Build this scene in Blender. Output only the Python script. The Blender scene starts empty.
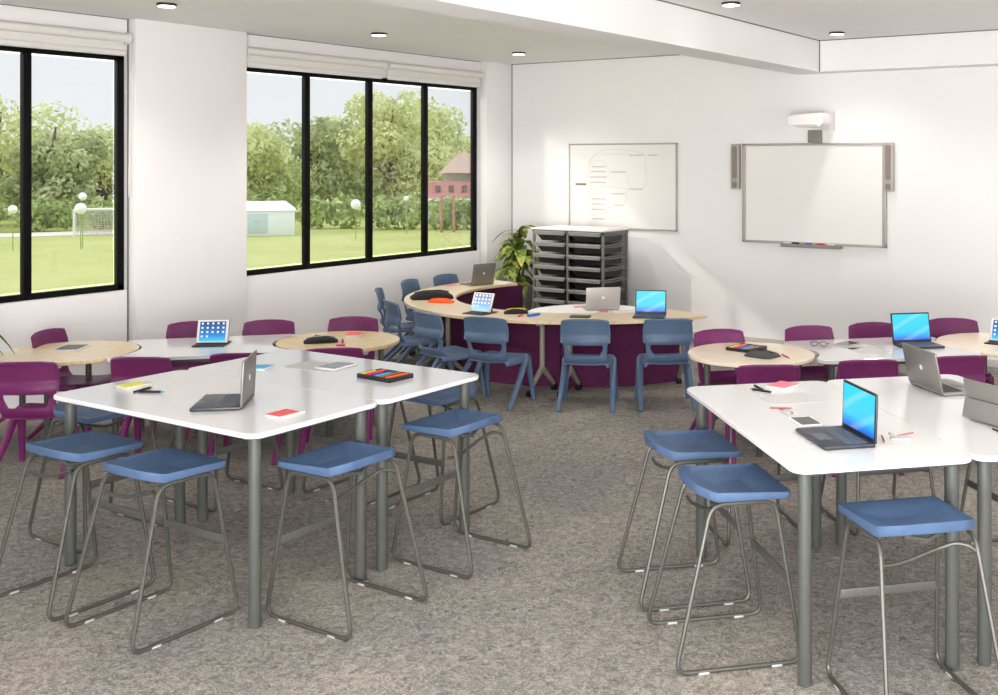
import bpy, bmesh, math, random
from mathutils import Vector, Matrix
random.seed(7)
sc = bpy.context.scene
col = sc.collection
PI = math.pi
R = math.radians

# ------------------------------------------------------------------ materials
def new_mat(name):
    m = bpy.data.materials.new(name); m.use_nodes = True
    nt = m.node_tree
    return m, nt, nt.nodes['Principled BSDF']
def srgb(c):
    def f(v):
        v /= 255.0
        return v/12.92 if v <= .04045 else ((v+.055)/1.055)**2.4
    return (f(c[0]), f(c[1]), f(c[2]), 1)
def mat(name, c, rough=.5, metal=0, var=.06, scale=8, bump=0, bscale=200, spec=.5, coat=0):
    """principled with a procedural noise variation of colour and optional bump"""
    m, nt, b = new_mat(name)
    N, L = nt.nodes, nt.links
    tc = N.new('ShaderNodeTexCoord'); no = N.new('ShaderNodeTexNoise')
    no.inputs['Scale'].default_value = scale; no.inputs['Detail'].default_value = 4
    L.new(tc.outputs['Object'], no.inputs['Vector'])
    cr = N.new('ShaderNodeValToRGB')
    k = srgb(c)
    cr.color_ramp.elements[0].position = .3; cr.color_ramp.elements[1].position = .7
    cr.color_ramp.elements[0].color = (k[0]*(1-var), k[1]*(1-var), k[2]*(1-var), 1)
    cr.color_ramp.elements[1].color = (min(1, k[0]*(1+var)), min(1, k[1]*(1+var)), min(1, k[2]*(1+var)), 1)
    L.new(no.outputs['Fac'], cr.inputs['Fac']); L.new(cr.outputs['Color'], b.inputs['Base Color'])
    b.inputs['Roughness'].default_value = rough; b.inputs['Metallic'].default_value = metal
    b.inputs['Specular IOR Level'].default_value = spec
    b.inputs['Coat Weight'].default_value = coat
    if bump:
        n2 = N.new('ShaderNodeTexNoise'); n2.inputs['Scale'].default_value = bscale
        L.new(tc.outputs['Object'], n2.inputs['Vector'])
        bp = N.new('ShaderNodeBump'); bp.inputs['Strength'].default_value = bump; bp.inputs['Distance'].default_value = .002
        L.new(n2.outputs['Fac'], bp.inputs['Height']); L.new(bp.outputs['Normal'], b.inputs['Normal'])
    return m
def carpet_mat():
    m, nt, b = new_mat('carpet'); N, L = nt.nodes, nt.links
    tc = N.new('ShaderNodeTexCoord')
    big = N.new('ShaderNodeTexNoise'); big.inputs['Scale'].default_value = 1.1; big.inputs['Detail'].default_value = 5; big.inputs['Distortion'].default_value = .5
    mid = N.new('ShaderNodeTexNoise'); mid.inputs['Scale'].default_value = 30; mid.inputs['Detail'].default_value = 7; mid.inputs['Roughness'].default_value = .72; mid.inputs['Distortion'].default_value = 1.3
    fine = N.new('ShaderNodeTexNoise'); fine.inputs['Scale'].default_value = 130; fine.inputs['Detail'].default_value = 3
    rid = N.new('ShaderNodeTexNoise'); rid.noise_type = 'RIDGED_MULTIFRACTAL'; rid.inputs['Scale'].default_value = 7; rid.inputs['Detail'].default_value = 5; rid.inputs['Distortion'].default_value = .8
    for n in (big, mid, fine, rid): L.new(tc.outputs['Object'], n.inputs['Vector'])
    r1 = N.new('ShaderNodeValToRGB'); e = r1.color_ramp.elements
    e[0].position = .30; e[0].color = srgb((90, 87, 82)); e[1].position = .70; e[1].color = srgb((182, 176, 167))
    L.new(mid.outputs['Fac'], r1.inputs['Fac'])
    r2 = N.new('ShaderNodeValToRGB'); e = r2.color_ramp.elements
    e[0].position = .36; e[0].color = (.80, .80, .82, 1); e[1].position = .62; e[1].color = (1.05, 1.02, .98, 1)
    L.new(big.outputs['Fac'], r2.inputs['Fac'])
    m1 = N.new('ShaderNodeMix'); m1.data_type = 'RGBA'; m1.blend_type = 'MULTIPLY'; m1.inputs[0].default_value = 1
    L.new(r1.outputs['Color'], m1.inputs[6]); L.new(r2.outputs['Color'], m1.inputs[7])
    r3 = N.new('ShaderNodeValToRGB'); e = r3.color_ramp.elements
    e[0].position = .30; e[0].color = (.62, .62, .63, 1); e[1].position = .62; e[1].color = (1.15, 1.15, 1.15, 1)
    L.new(fine.outputs['Fac'], r3.inputs['Fac'])
    m2 = N.new('ShaderNodeMix'); m2.data_type = 'RGBA'; m2.blend_type = 'MULTIPLY'; m2.inputs[0].default_value = .95
    L.new(m1.outputs[2], m2.inputs[6]); L.new(r3.outputs['Color'], m2.inputs[7])
    r4 = N.new('ShaderNodeValToRGB'); e = r4.color_ramp.elements
    e[0].position = .55; e[0].color = (1, 1, 1, 1); e[1].position = 1.0; e[1].color = (.74, .73, .72, 1)
    L.new(rid.outputs['Fac'], r4.inputs['Fac'])
    m3 = N.new('ShaderNodeMix'); m3.data_type = 'RGBA'; m3.blend_type = 'MULTIPLY'; m3.inputs[0].default_value = 1
    L.new(m2.outputs[2], m3.inputs[6]); L.new(r4.outputs['Color'], m3.inputs[7])
    L.new(m3.outputs[2], b.inputs['Base Color'])
    b.inputs['Roughness'].default_value = .95; b.inputs['Specular IOR Level'].default_value = .1
    bp = N.new('ShaderNodeBump'); bp.inputs['Strength'].default_value = .8; bp.inputs['Distance'].default_value = .008
    L.new(mid.outputs['Fac'], bp.inputs['Height']); L.new(bp.outputs['Normal'], b.inputs['Normal'])
    return m
def wood_mat(name, a, bcol, rough=.4):
    m, nt, b = new_mat(name); N, L = nt.nodes, nt.links
    tc = N.new('ShaderNodeTexCoord'); mp = N.new('ShaderNodeMapping')
    mp.inputs['Scale'].default_value = (3, 26, 8); mp.inputs['Rotation'].default_value = (0, 0, .5)
    L.new(tc.outputs['Object'], mp.inputs['Vector'])
    no = N.new('ShaderNodeTexNoise'); no.inputs['Scale'].default_value = 2.2; no.inputs['Detail'].default_value = 6; no.inputs['Distortion'].default_value = .6
    L.new(mp.outputs['Vector'], no.inputs['Vector'])
    cr = N.new('ShaderNodeValToRGB'); e = cr.color_ramp.elements
    e[0].position = .3; e[0].color = srgb(a); e[1].position = .68; e[1].color = srgb(bcol)
    L.new(no.outputs['Fac'], cr.inputs['Fac']); L.new(cr.outputs['Color'], b.inputs['Base Color'])
    b.inputs['Roughness'].default_value = rough
    return m
def emit_mat(name, c, s):
    m, nt, b = new_mat(name); N, L = nt.nodes, nt.links
    b.inputs['Base Color'].default_value = srgb(c); b.inputs['Emission Color'].default_value = srgb(c); b.inputs['Emission Strength'].default_value = s
    tc = N.new('ShaderNodeTexCoord'); no = N.new('ShaderNodeTexNoise'); no.inputs['Scale'].default_value = 5
    L.new(tc.outputs['Object'], no.inputs['Vector'])
    mr = N.new('ShaderNodeMapRange'); mr.inputs[3].default_value = .25; mr.inputs[4].default_value = .3
    L.new(no.outputs['Fac'], mr.inputs[0]); L.new(mr.outputs[0], b.inputs['Roughness'])
    return m
def screen_mat(name, c0, c1, c2, s, swoosh=True):
    """lit display: a blue gradient with two pale diagonal swooshes (the wallpaper on it)"""
    m, nt, b = new_mat(name); N, L = nt.nodes, nt.links
    tc = N.new('ShaderNodeTexCoord'); sp = N.new('ShaderNodeSeparateXYZ'); L.new(tc.outputs['Generated'], sp.inputs[0])
    cr = N.new('ShaderNodeValToRGB'); e = cr.color_ramp.elements
    e[0].position = 0; e[0].color = srgb(c0); e[1].position = 1; e[1].color = srgb(c2)
    k = e.new(.30); k.color = srgb(c1)
    L.new(sp.outputs['Z'], cr.inputs['Fac'])
    out = cr.outputs['Color']
    if swoosh:
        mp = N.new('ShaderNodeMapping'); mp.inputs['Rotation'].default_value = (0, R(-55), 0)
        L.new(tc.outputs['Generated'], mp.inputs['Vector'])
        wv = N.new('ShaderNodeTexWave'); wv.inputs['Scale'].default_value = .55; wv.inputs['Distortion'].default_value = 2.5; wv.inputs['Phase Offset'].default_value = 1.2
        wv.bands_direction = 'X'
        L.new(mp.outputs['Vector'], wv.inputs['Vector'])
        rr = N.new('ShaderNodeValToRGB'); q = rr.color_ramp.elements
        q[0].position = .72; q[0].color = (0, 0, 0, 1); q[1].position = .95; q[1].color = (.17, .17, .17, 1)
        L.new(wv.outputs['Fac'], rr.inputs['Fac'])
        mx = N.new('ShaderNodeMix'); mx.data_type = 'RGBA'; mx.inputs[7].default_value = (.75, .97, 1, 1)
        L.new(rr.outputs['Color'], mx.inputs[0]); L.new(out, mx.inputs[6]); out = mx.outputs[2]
    L.new(out, b.inputs['Emission Color']); b.inputs['Emission Strength'].default_value = s
    b.inputs['Base Color'].default_value = (.01, .02, .03, 1); b.inputs['Roughness'].default_value = .3
    return m
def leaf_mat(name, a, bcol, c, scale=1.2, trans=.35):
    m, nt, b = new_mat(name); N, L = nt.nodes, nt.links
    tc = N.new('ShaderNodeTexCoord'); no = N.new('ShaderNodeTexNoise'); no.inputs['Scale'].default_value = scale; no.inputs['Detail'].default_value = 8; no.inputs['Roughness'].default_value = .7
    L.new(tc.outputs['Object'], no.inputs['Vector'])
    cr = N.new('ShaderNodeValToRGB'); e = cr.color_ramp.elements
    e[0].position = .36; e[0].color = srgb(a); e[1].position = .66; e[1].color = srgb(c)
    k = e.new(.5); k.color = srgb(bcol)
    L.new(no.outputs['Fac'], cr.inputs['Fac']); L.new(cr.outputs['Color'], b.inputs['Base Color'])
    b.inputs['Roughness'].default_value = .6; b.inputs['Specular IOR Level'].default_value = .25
    if trans:
        tr = N.new('ShaderNodeBsdfTranslucent'); L.new(cr.outputs['Color'], tr.inputs['Color'])
        mx = N.new('ShaderNodeMixShader'); mx.inputs[0].default_value = trans
        L.new(b.outputs[0], mx.inputs[1]); L.new(tr.outputs[0], mx.inputs[2])
        L.new(mx.outputs[0], nt.nodes['Material Output'].inputs['Surface'])
    return m
def glass_mat(t=.45):
    m = bpy.data.materials.new('window_glass'); m.use_nodes = True; nt = m.node_tree; N, L = nt.nodes, nt.links
    N.remove(N['Principled BSDF'])
    tr = N.new('ShaderNodeBsdfTransparent'); tr.inputs['Color'].default_value = (t, t*1.0, t*1.0, 1)
    gl = N.new('ShaderNodeBsdfGlossy'); gl.inputs['Roughness'].default_value = .02; gl.inputs['Color'].default_value = (.9, .95, .95, 1)
    lw = N.new('ShaderNodeFresnel'); lw.inputs['IOR'].default_value = 1.25
    mx = N.new('ShaderNodeMixShader'); L.new(lw.outputs[0], mx.inputs[0]); L.new(tr.outputs[0], mx.inputs[1]); L.new(gl.outputs[0], mx.inputs[2])
    L.new(mx.outputs[0], N['Material Output'].inputs['Surface'])
    return m
M = dict(
    wall=mat('wall_paint', (241, 238, 237), .75, var=.012, scale=1.5, bump=.05, bscale=60, spec=.2),
    wallwin=mat('window_wall_paint', (237, 233, 232), .75, var=.012, scale=1.5, bump=.05, bscale=60, spec=.2),
    ceil=mat('ceiling_paint', (240, 238, 237), .85, var=.015, scale=2, bump=.05, bscale=80, spec=.15),
    skirt=mat('skirting_grey', (196, 190, 182), .6, var=.02),
    carpet=carpet_mat(),
    black=mat('black_aluminium', (7, 7, 8), .5, var=.1, spec=.15),
    blind=mat('blind_fabric', (226, 221, 215), .7, var=.02, scale=40),
    white=mat('white_laminate', (212, 210, 209), .12, var=.008, scale=3, spec=.5),
    whedge=mat('white_edging', (214, 211, 208), .35, var=.02),
    under=mat('slate_underframe', (52, 60, 72), .5, var=.05),
    leg=mat('grey_powder_coat', (78, 80, 76), .5, metal=.15, var=.04, scale=60),
    steel=mat('stool_steel', (74, 73, 67), .42, metal=.3, var=.08, scale=50),
    dsteel=mat('dark_steel', (84, 83, 79), .45, metal=.25, var=.08, scale=50),
    deskleg=mat('desk_leg_taupe', (134, 128, 116), .45, metal=.15, var=.05),
    glide=mat('clear_glide', (170, 170, 170), .3, var=.03),
    stoolblue=mat('stool_blue_plastic', (70, 91, 121), .5, spec=.3, var=.06, scale=25, bump=.12, bscale=350),
    blue=mat('chair_blue_plastic', (78, 97, 122), .42, spec=.35, var=.05, scale=14, bump=.1, bscale=300),
    purple=mat('chair_purple_plastic', (102, 34, 84), .45, spec=.3, var=.06, scale=14, bump=.1, bscale=300),
    felt=mat('plum_upholstery', (82, 32, 66), .9, var=.12, scale=30, bump=.3, bscale=400, spec=.2),
    wood=wood_mat('maple_laminate', (206, 182, 143), (225, 205, 168), .3),
    woodpale=wood_mat('pale_maple_laminate', (226, 208, 182), (238, 224, 202), .25),
    woodtan=wood_mat('tan_oak_laminate', (190, 164, 116), (214, 190, 142), .35),
    drawer=mat('tray_unit_grey', (112, 111, 106), .45, var=.05),
    tray=mat('tray_charcoal', (22, 22, 21), .4, var=.1),
    trayrim=mat('tray_rim_grey', (146, 146, 142), .35, var=.05),
    dtop=mat('unit_top_white', (240, 237, 234), .4, var=.01),
    boardframe=mat('board_aluminium', (178, 171, 163), .45, metal=.1, var=.04),
    board=mat('board_white', (238, 235, 231), .3, var=.006, scale=2),
    ink=mat('grey_marker_ink', (205, 200, 195), .8, var=.05),
    inkd=mat('dark_marker_ink', (128, 118, 104), .8, var=.05),
    spkg=mat('speaker_grille', (140, 128, 118), .7, var=.15, scale=300),
    plastic=mat('white_plastic', (226, 223, 221), .35, var=.01),
    greyplastic=mat('grey_plastic', (140, 132, 125), .5, var=.04),
    silver=mat('laptop_silver', (132, 129, 124), .35, metal=.45, var=.03, scale=20),
    paleshell=mat('laptop_pale_shell', (178, 174, 169), .4, metal=.2, var=.02, scale=20),
    charcoal=mat('laptop_charcoal', (50, 52, 60), .35, var=.08),
    lidgrey=mat('laptop_lid_grey', (118, 115, 109), .35, metal=.3, var=.03),
    keys=mat('keyboard_keys', (88, 92, 104), .5, var=.15, scale=90),
    keysdark=mat('keyboard_keys_dark', (30, 32, 38), .5, var=.2, scale=90),
    screenoff=mat('dark_glass', (58, 58, 56), .12, var=.05),
    screenblk=mat('black_glass', (12, 12, 14), .3, var=.05, spec=.2),
    screen=screen_mat('laptop_wallpaper', (0, 76, 235), (0, 206, 252), (6, 222, 255), .95),
    tabscreen=screen_mat('tablet_wallpaper', (70, 215, 250), (30, 140, 225), (25, 50, 120), .9, False),
    icon=emit_mat('app_icons', (215, 215, 230), .45),
    paper=mat('paper_white', (216, 213, 209), .8, var=.02, scale=30),
    paperg=mat('paper_printed', (196, 194, 191), .8, var=.08, scale=60),
    red=mat('cover_red', (228, 78, 76), .5, var=.04),
    pink=mat('cover_pink', (232, 120, 132), .5, var=.04),
    yellow=mat('cover_yellow', (230, 226, 70), .5, var=.04),
    cyan=mat('cover_blue', (50, 170, 220), .5, var=.06, scale=60),
    blackp=mat('black_plastic', (22, 22, 24), .45, var=.1),
    greyfab=mat('charcoal_fabric', (70, 70, 66), .85, var=.15, scale=60),
    blackfab=mat('black_fabric', (24, 24, 26), .9, var=.25, scale=60),
    orange=mat('orange_fabric', (240, 90, 20), .8, var=.1, scale=60),
    mblue=mat('marker_blue', (40, 110, 210), .4, var=.03),
    mred=mat('marker_red', (210, 40, 50), .4, var=.03),
    mpink=mat('marker_magenta', (210, 40, 140), .4, var=.03),
    mgreen=mat('marker_green', (50, 140, 70), .4, var=.03),
    mcyan=mat('marker_cyan', (60, 170, 215), .4, var=.03),
    morange=mat('marker_orange', (240, 140, 40), .4, var=.03),
    pencil=mat('pencil_red_wood', (176, 92, 80), .5, var=.08),
    eraser=mat('eraser_grey', (176, 176, 174), .6, var=.03),
    pot=mat('planter_grey', (176, 172, 168), .6, var=.04),
    soil=mat('potting_soil', (60, 46, 36), .95, var=.3, scale=60),
    stem=mat('plant_stem', (70, 62, 40), .8, var=.15, scale=40),
    leaf=leaf_mat('variegated_leaf', (24, 46, 22), (104, 132, 52), (232, 226, 122), 11, .15),
    leafdk=leaf_mat('dark_leaf', (20, 48, 34), (40, 84, 52), (110, 150, 96), 9, .15),
    glass=glass_mat(.72),
    lens=emit_mat('downlight_lens', (255, 252, 246), 9),
    ring=mat('downlight_ring', (40, 38, 36), .4, var=.1),
    lawn=leaf_mat('lawn_grass', (164, 170, 92), (176, 180, 104), (184, 186, 118), .35, 0),
    tree=leaf_mat('tree_leaves', (172, 180, 124), (222, 226, 166), (250, 250, 214), .9, .45),  # leaf colours paled to imitate haze over the distance
    treedk=leaf_mat('dark_tree_leaves', (146, 155, 112), (194, 200, 148), (236, 238, 194), .9, .42),  # paled for haze as well
    hedge=leaf_mat('hedge_leaves', (104, 126, 74), (162, 178, 108), (208, 218, 150), 2, .35),
    bark=mat('bark', (112, 98, 84), .9, var=.25, scale=12),
    housewall=mat('house_pink_wall', (214, 150, 146), .9, var=.05),
    houseroof=mat('house_roof', (186, 160, 146), .9, var=.08),
    housewin=mat('house_window', (120, 96, 100), .4, var=.1),
    tent=mat('marquee_cloth', (232, 236, 238), .8, var=.03),
    tentglass=mat('marquee_side_panel', (196, 210, 216), .5, var=.06, scale=6),
    goalnet=mat('goal_net', (200, 198, 190), .9, var=.12, scale=14),
    postbrown=mat('brown_post', (170, 130, 104), .9, var=.1),
    globe=mat('reflection_white', (245, 243, 246), .4, var=.01),
    greenpole=mat('green_pole', (150, 164, 104), .8, var=.05),
    housegrey=mat('house_grey_wall', (190, 186, 182), .9, var=.05),
    path=mat('pale_path', (214, 204, 190), .95, var=.06, scale=2),
    dark=mat('corner_strip', (120, 114, 108), .9, var=.04),
)

# ------------------------------------------------------------------ mesh builder
def frame_from(d):
    d = d.normalized()
    up = Vector((0, 0, 1)) if abs(d.z) < .95 else Vector((0, 1, 0))
    a = d.cross(up).normalized(); b = a.cross(d).normalized()
    return a, b
def fillet(pts, rad, n=4, closed=False):
    """round the corners of a polyline"""
    P = [Vector(p) for p in pts]; out = []
    N_ = len(P)
    for i, p in enumerate(P):
        if not closed and i in (0, N_-1): out.append(p); continue
        a, c = P[i-1], P[(i+1) % N_]
        u, v = (a-p), (c-p)
        r = min(rad, u.length*.45, v.length*.45)
        p0, p1 = p+u.normalized()*r, p+v.normalized()*r
        for k in range(n+1):
            t = k/n
            out.append(p0*(1-t)**2+p*2*t*(1-t)+p1*t*t)
    return out
class MB:
    def __init__(s): s.bm = bmesh.new()
    def face(s, vs):
        try: return s.bm.faces.new(vs)
        except ValueError: return None
    def box(s, c, d, rot=None, bev=0, seg=2):
        t = bmesh.new(); bmesh.ops.create_cube(t, size=1)
        for v in t.verts: v.co = Vector((v.co.x*d[0], v.co.y*d[1], v.co.z*d[2]))
        if bev: bmesh.ops.bevel(t, geom=list(t.edges), offset=min(bev, min(d)*.49), segments=seg, profile=.5, affect='EDGES')
        mtx = Matrix.Translation(Vector(c)) @ (rot.to_4x4() if rot is not None else Matrix.Identity(4))
        s.add(t, mtx); return s
    def add(s, t, mtx=None):
        mp = {}
        for v in t.verts: mp[v] = s.bm.verts.new(mtx @ v.co if mtx is not None else v.co)
        for f in t.faces: s.face([mp[v] for v in f.verts])
        t.free()
    def tube(s, pts, r, seg=8, closed=False, flat=None, radii=None):
        P = [Vector(p) for p in pts]; n = len(P); rings = []
        pa = None
        for i, p in enumerate(P):
            if closed: d = P[(i+1) % n]-P[i-1]
            elif i == 0: d = P[1]-P[0]
            elif i == n-1: d = P[-1]-P[-2]
            else: d = (P[i+1]-p).normalized()+(p-P[i-1]).normalized()
            d = d.normalized()
            if pa is None: a, b = frame_from(d)
            else:
                a = (pa-d*pa.dot(d)).normalized(); b = a.cross(d).normalized()
            pa = a
            rr = radii[i] if radii else r
            ring = []
            for k in range(seg):
                t = 2*PI*k/seg
                ring.append(s.bm.verts.new(p+a*math.cos(t)*rr+b*math.sin(t)*rr*(flat or 1)))
            rings.append(ring)
        m = n if closed else n-1
        for i in range(m):
            A, B = rings[i], rings[(i+1) % n]
            for k in range(seg): s.face([A[k], A[(k+1) % seg], B[(k+1) % seg], B[k]])
        if not closed:
            s.face(list(reversed(rings[0]))); s.face(rings[-1])
        return s
    def cyl(s, p0, p1, r0, r1=None, seg=16):
        return s.tube([p0, p1], r0, seg, radii=[r0, r1 if r1 is not None else r0])
    def lathe(s, prof, seg=24, c=(0, 0, 0)):
        rings = []
        for r, z in prof:
            rings.append([s.bm.verts.new((c[0]+max(r, 1e-4)*math.cos(2*PI*k/seg), c[1]+max(r, 1e-4)*math.sin(2*PI*k/seg), c[2]+z)) for k in range(seg)])
        for A, B in zip(rings, rings[1:]):
            for k in range(seg): s.face([A[k], A[(k+1) % seg], B[(k+1) % seg], B[k]])
        s.face(list(reversed(rings[0]))); s.face(rings[-1])
        return s
    def prism(s, poly, z0, z1, bev=0, axis='Z'):
        """extruded outline; bev chamfers top and bottom rims inward"""
        n = len(poly)
        def off(d):
            if d == 0: return poly
            out = []
            for i in range(n):
                a, b, c = Vector(poly[i-1]).to_2d(), Vector(poly[i]).to_2d(), Vector(poly[(i+1) % n]).to_2d()
                e1, e2 = (b-a).normalized(), (c-b).normalized()
                nn = Vector((-(e1.y+e2.y), e1.x+e2.x))
                nn = nn.normalized() if nn.length > 1e-6 else Vector((-e1.y, e1.x))
                out.append(b+nn*d)
            return out
        lay = [(off(bev), z0), (off(0), z0+bev), (off(0), z1-bev), (off(bev), z1)] if bev else [(poly, z0), (poly, z1)]
        rings = []
        for pl, z in lay:
            rings.append([s.bm.verts.new((p[0], p[1], z) if axis == 'Z' else ((p[0], z, p[1]) if axis == 'Y' else (z, p[0], p[1]))) for p in pl])
        for A, B in zip(rings, rings[1:]):
            for k in range(n): s.face([A[k], A[(k+1) % n], B[(k+1) % n], B[k]])
        s.face(list(reversed(rings[0]))); s.face(rings[-1])
        return s
    def grid(s, rows, skip=None):
        V = [[s.bm.verts.new(p) for p in r] for r in rows]
        for i in range(len(V)-1):
            for j in range(len(V[0])-1):
                if skip and skip(i, j): continue
                s.face([V[i][j], V[i][j+1], V[i+1][j+1], V[i+1][j]])
        return s
    def build(s, name, m, parent=None, label=None, ang=35, loc=None, mods=None):
        bmesh.ops.recalc_face_normals(s.bm, faces=list(s.bm.faces))
        me = bpy.data.meshes.new(name); s.bm.to_mesh(me); s.bm.free()
        me.materials.append(m)
        o = bpy.data.objects.new(name, me); col.objects.link(o)
        if mods:
            for typ, kw in mods:
                md = o.modifiers.new(typ, typ)
                for k, v in kw.items(): setattr(md, k, v)
            dg = bpy.context.evaluated_depsgraph_get(); dg.update()
            me2 = bpy.data.meshes.new_from_object(o.evaluated_get(dg)); o.modifiers.clear(); o.data = me2; me = me2
        for p in me.polygons: p.use_smooth = True
        me.set_sharp_from_angle(angle=R(ang))
        if parent: o.parent = parent
        if loc: o.location = loc
        if label: o['label'] = label
        return o
def rrect(w, d, r, n=5, c=(0, 0)):
    pts = []
    for sx, sy, a0 in ((1, -1, -90), (1, 1, 0), (-1, 1, 90), (-1, -1, 180)):
        for k in range(n+1):
            t = R(a0+90*k/n)
            pts.append((c[0]+sx*(w/2-r)+r*math.cos(t), c[1]+sy*(d/2-r)+r*math.sin(t)))
    return pts
def round_poly(pts, r, n=5):
    return [(p.x, p.y) for p in fillet([(a, b, 0) for a, b in pts], r, n, True)]
def thing(name, label, cat, loc=(0, 0, 0), rz=0, group=None):
    o = bpy.data.objects.new(name, None); o.empty_display_size = .1; col.objects.link(o)
    o.location = loc; o.rotation_euler = (0, 0, rz); o['label'] = label; o['category'] = cat
    if group: o['group'] = group
    return o
def tag(o, label, cat, group=None, loc=None, rz=None):
    o['label'] = label; o['category'] = cat
    if group: o['group'] = group
    if loc: o.location = loc
    if rz is not None: o.rotation_euler = (0, 0, rz)
    return o
def struct(o): o['kind'] = 'structure'; return o
def copy_tree(o, parent=None):
    c = o.copy(); col.objects.link(c)
    if parent: c.parent = parent
    for ch in list(o.children):
        if ch != c: copy_tree(ch, c)
    return c
class Proto:
    """first placement uses the prototype itself, later ones copy it with its parts"""
    def __init__(s, o): s.o = o; s.used = False
    def put(s, x, y, rz, label, z=0, group=None):
        if s.used: o = copy_tree(s.o)
        else: o = s.o; s.used = True
        o.location = (x, y, z); o.rotation_euler = (0, 0, rz); o['label'] = label
        if group: o['group'] = group
        return o

# ------------------------------------------------------------------ room shell
XW, XP, YB = -7.56, -7.463, 9.65          # window wall plane, pier face, back wall
XR, YF = 2.7, -1.6
ZL, ZC, ZB = 2.875, 2.905, 2.615          # window-side ceiling, main ceiling, beam soffit
SILL, HEAD = .806, 2.606
struct(MB().box(((XW+XR)/2, (YF+YB)/2, -.05), (XR-XW+.4, YB-YF+.4, .1)).build('floor', M['carpet']))
struct(MB().box(((XW+XR)/2, YB+.06, 1.45), (XR-XW+.2, .12, 3.1)).build('wall_back', M['wall']))
struct(MB().box((XR+.06, (YF+YB)/2, 1.45), (.12, YB-YF, 3.1)).build('wall_right', M['wall']))
struct(MB().box(((XW+XR)/2, YF-.06, 1.45), (XR-XW+.2, .12, 3.1)).build('wall_front', M['wall']))
wins = [(1.82, 5.012), (6.03-.04, 9.215)]
w = MB()
TH = .14
def wseg(y0, y1, z0, z1): w.box((XW-TH/2, (y0+y1)/2, (z0+z1)/2), (TH, y1-y0, z1-z0))
wseg(YF, YB, 0, SILL); wseg(YF, YB, HEAD, 3.0)
wseg(YF, wins[0][0], SILL, HEAD); wseg(wins[0][1], wins[1][0], SILL, HEAD); wseg(wins[1][1], YB, SILL, HEAD)
struct(w.build('wall_left', M['wallwin']))
# piers that stand proud of the window wall
struct(MB().box(((XW+XP)/2, (5.012+6.034)/2, ZL/2), (XP-XW, 6.034-5.012, ZL), bev=.006).build('trim_1', M['wallwin']))
struct(MB().box(((XW+XP)/2, (9.207+YB)/2, ZL/2), (XP-XW, YB-9.207, ZL), bev=.006).build('trim_2', M['wallwin']))
struct(MB().box(((XW+XP)/2, 1.3, ZL/2), (XP-XW, 1.0, ZL), bev=.006).build('trim_3', M['wallwin']))
struct(MB().box(((XW-.14-4.04)/2, (YF+YB)/2, ZL+.06), (-4.04-XW+.14, YB-YF, .12)).build('ceiling', M['ceil']))
struct(MB().box(((-3.716+XR)/2, (YF+YB)/2, ZC+.06), (XR+3.716, YB-YF, .12)).build('ceiling', M['ceil']))
struct(MB().box(((-4.04-3.716)/2, (YF+YB)/2, (ZB+3.02)/2), (.324, YB-YF, 3.02-ZB)).build('beam', M['wall']))
struct(MB().box(((-3.716+XR)/2, (9.42+YB)/2, (ZB+ZC)/2), (XR+3.716, YB-9.42, ZC-ZB)).build('beam', M['wall']))
# narrow dark strips along the lines where ceilings and walls meet
def gap(n, c, d): struct(MB().box(c, d).build(n, M['dark']))
gap('trim_4', (-3.712, (YF+9.42)/2, ZC-.004), (.008, 9.42-YF, .008))
gap('trim_5', ((-3.716+XR)/2, 9.416, ZC-.004), (XR+3.716, .008, .008))
gap('trim_6', (-3.712, 9.416, (ZB+ZC)/2), (.008, .008, ZC-ZB))
gap('trim_7', (XP+.003, YB-.003, ZL/2), (.007, .007, ZL))
gap('trim_8', ((XP-4.04)/2, YB-.003, ZL-.003), (-4.04-XP, .007, .007))
gap('trim_9', (XW+.004, 5.006, ZL/2), (.008, .008, ZL))
gap('trim_10', (XW+.003, (YF+YB)/2, ZL-.003), (.007, YB-YF, .006))
# skirtings
struct(MB().box(((XP+XR)/2, YB-.008, .0325), (XR-XP, .016, .065), bev=.003).build('baseboard_back', M['skirt']))
struct(MB().box((XW+.008, 7.62, .0325), (.016, 3.17, .065), bev=.003).build('baseboard_left', M['skirt']))
struct(MB().box((XW+.008, 3.4, .0325), (.016, 3.2, .065), bev=.003).build('baseboard_left', M['skirt']))

# windows: black frame (structure) with panes
XG = -7.635
def window(n, y0, y1, mull):
    f = MB(); fw = .054; dp = .05
    zc = (SILL+HEAD)/2
    f.box((XG, (y0+y1)/2, SILL+fw*.42), (dp, y1-y0, fw*.84), bev=.004); f.box((XG, (y0+y1)/2, HEAD-fw*.42), (dp, y1-y0, fw*.84), bev=.004)
    f.box((XG, y0+fw/2, zc), (dp, fw, HEAD-SILL), bev=.004); f.box((XG, y1-fw/2, zc), (dp, fw, HEAD-SILL), bev=.004)
    for y in mull: f.box((XG+.002, y, zc), (dp, .058, HEAD-SILL-.02), bev=.004)
    fr = struct(f.build('window_%d' % n, M['black']))
    ys = [y0+fw]+sorted(mull)+[y1-fw]
    for a, b in zip(ys, ys[1:]):
        g = MB().box((XG-.01, (a+b)/2, zc), (.006, b-a-.03, HEAD-SILL-.12)).build('pane', M['glass'], fr)
        g['kind'] = 'structure'
window(1, wins[0][0], wins[0][1], [4.270, 3.475, 2.68])
window(2, wins[1][0], wins[1][1], [6.822, 7.609, 8.398])
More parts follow.
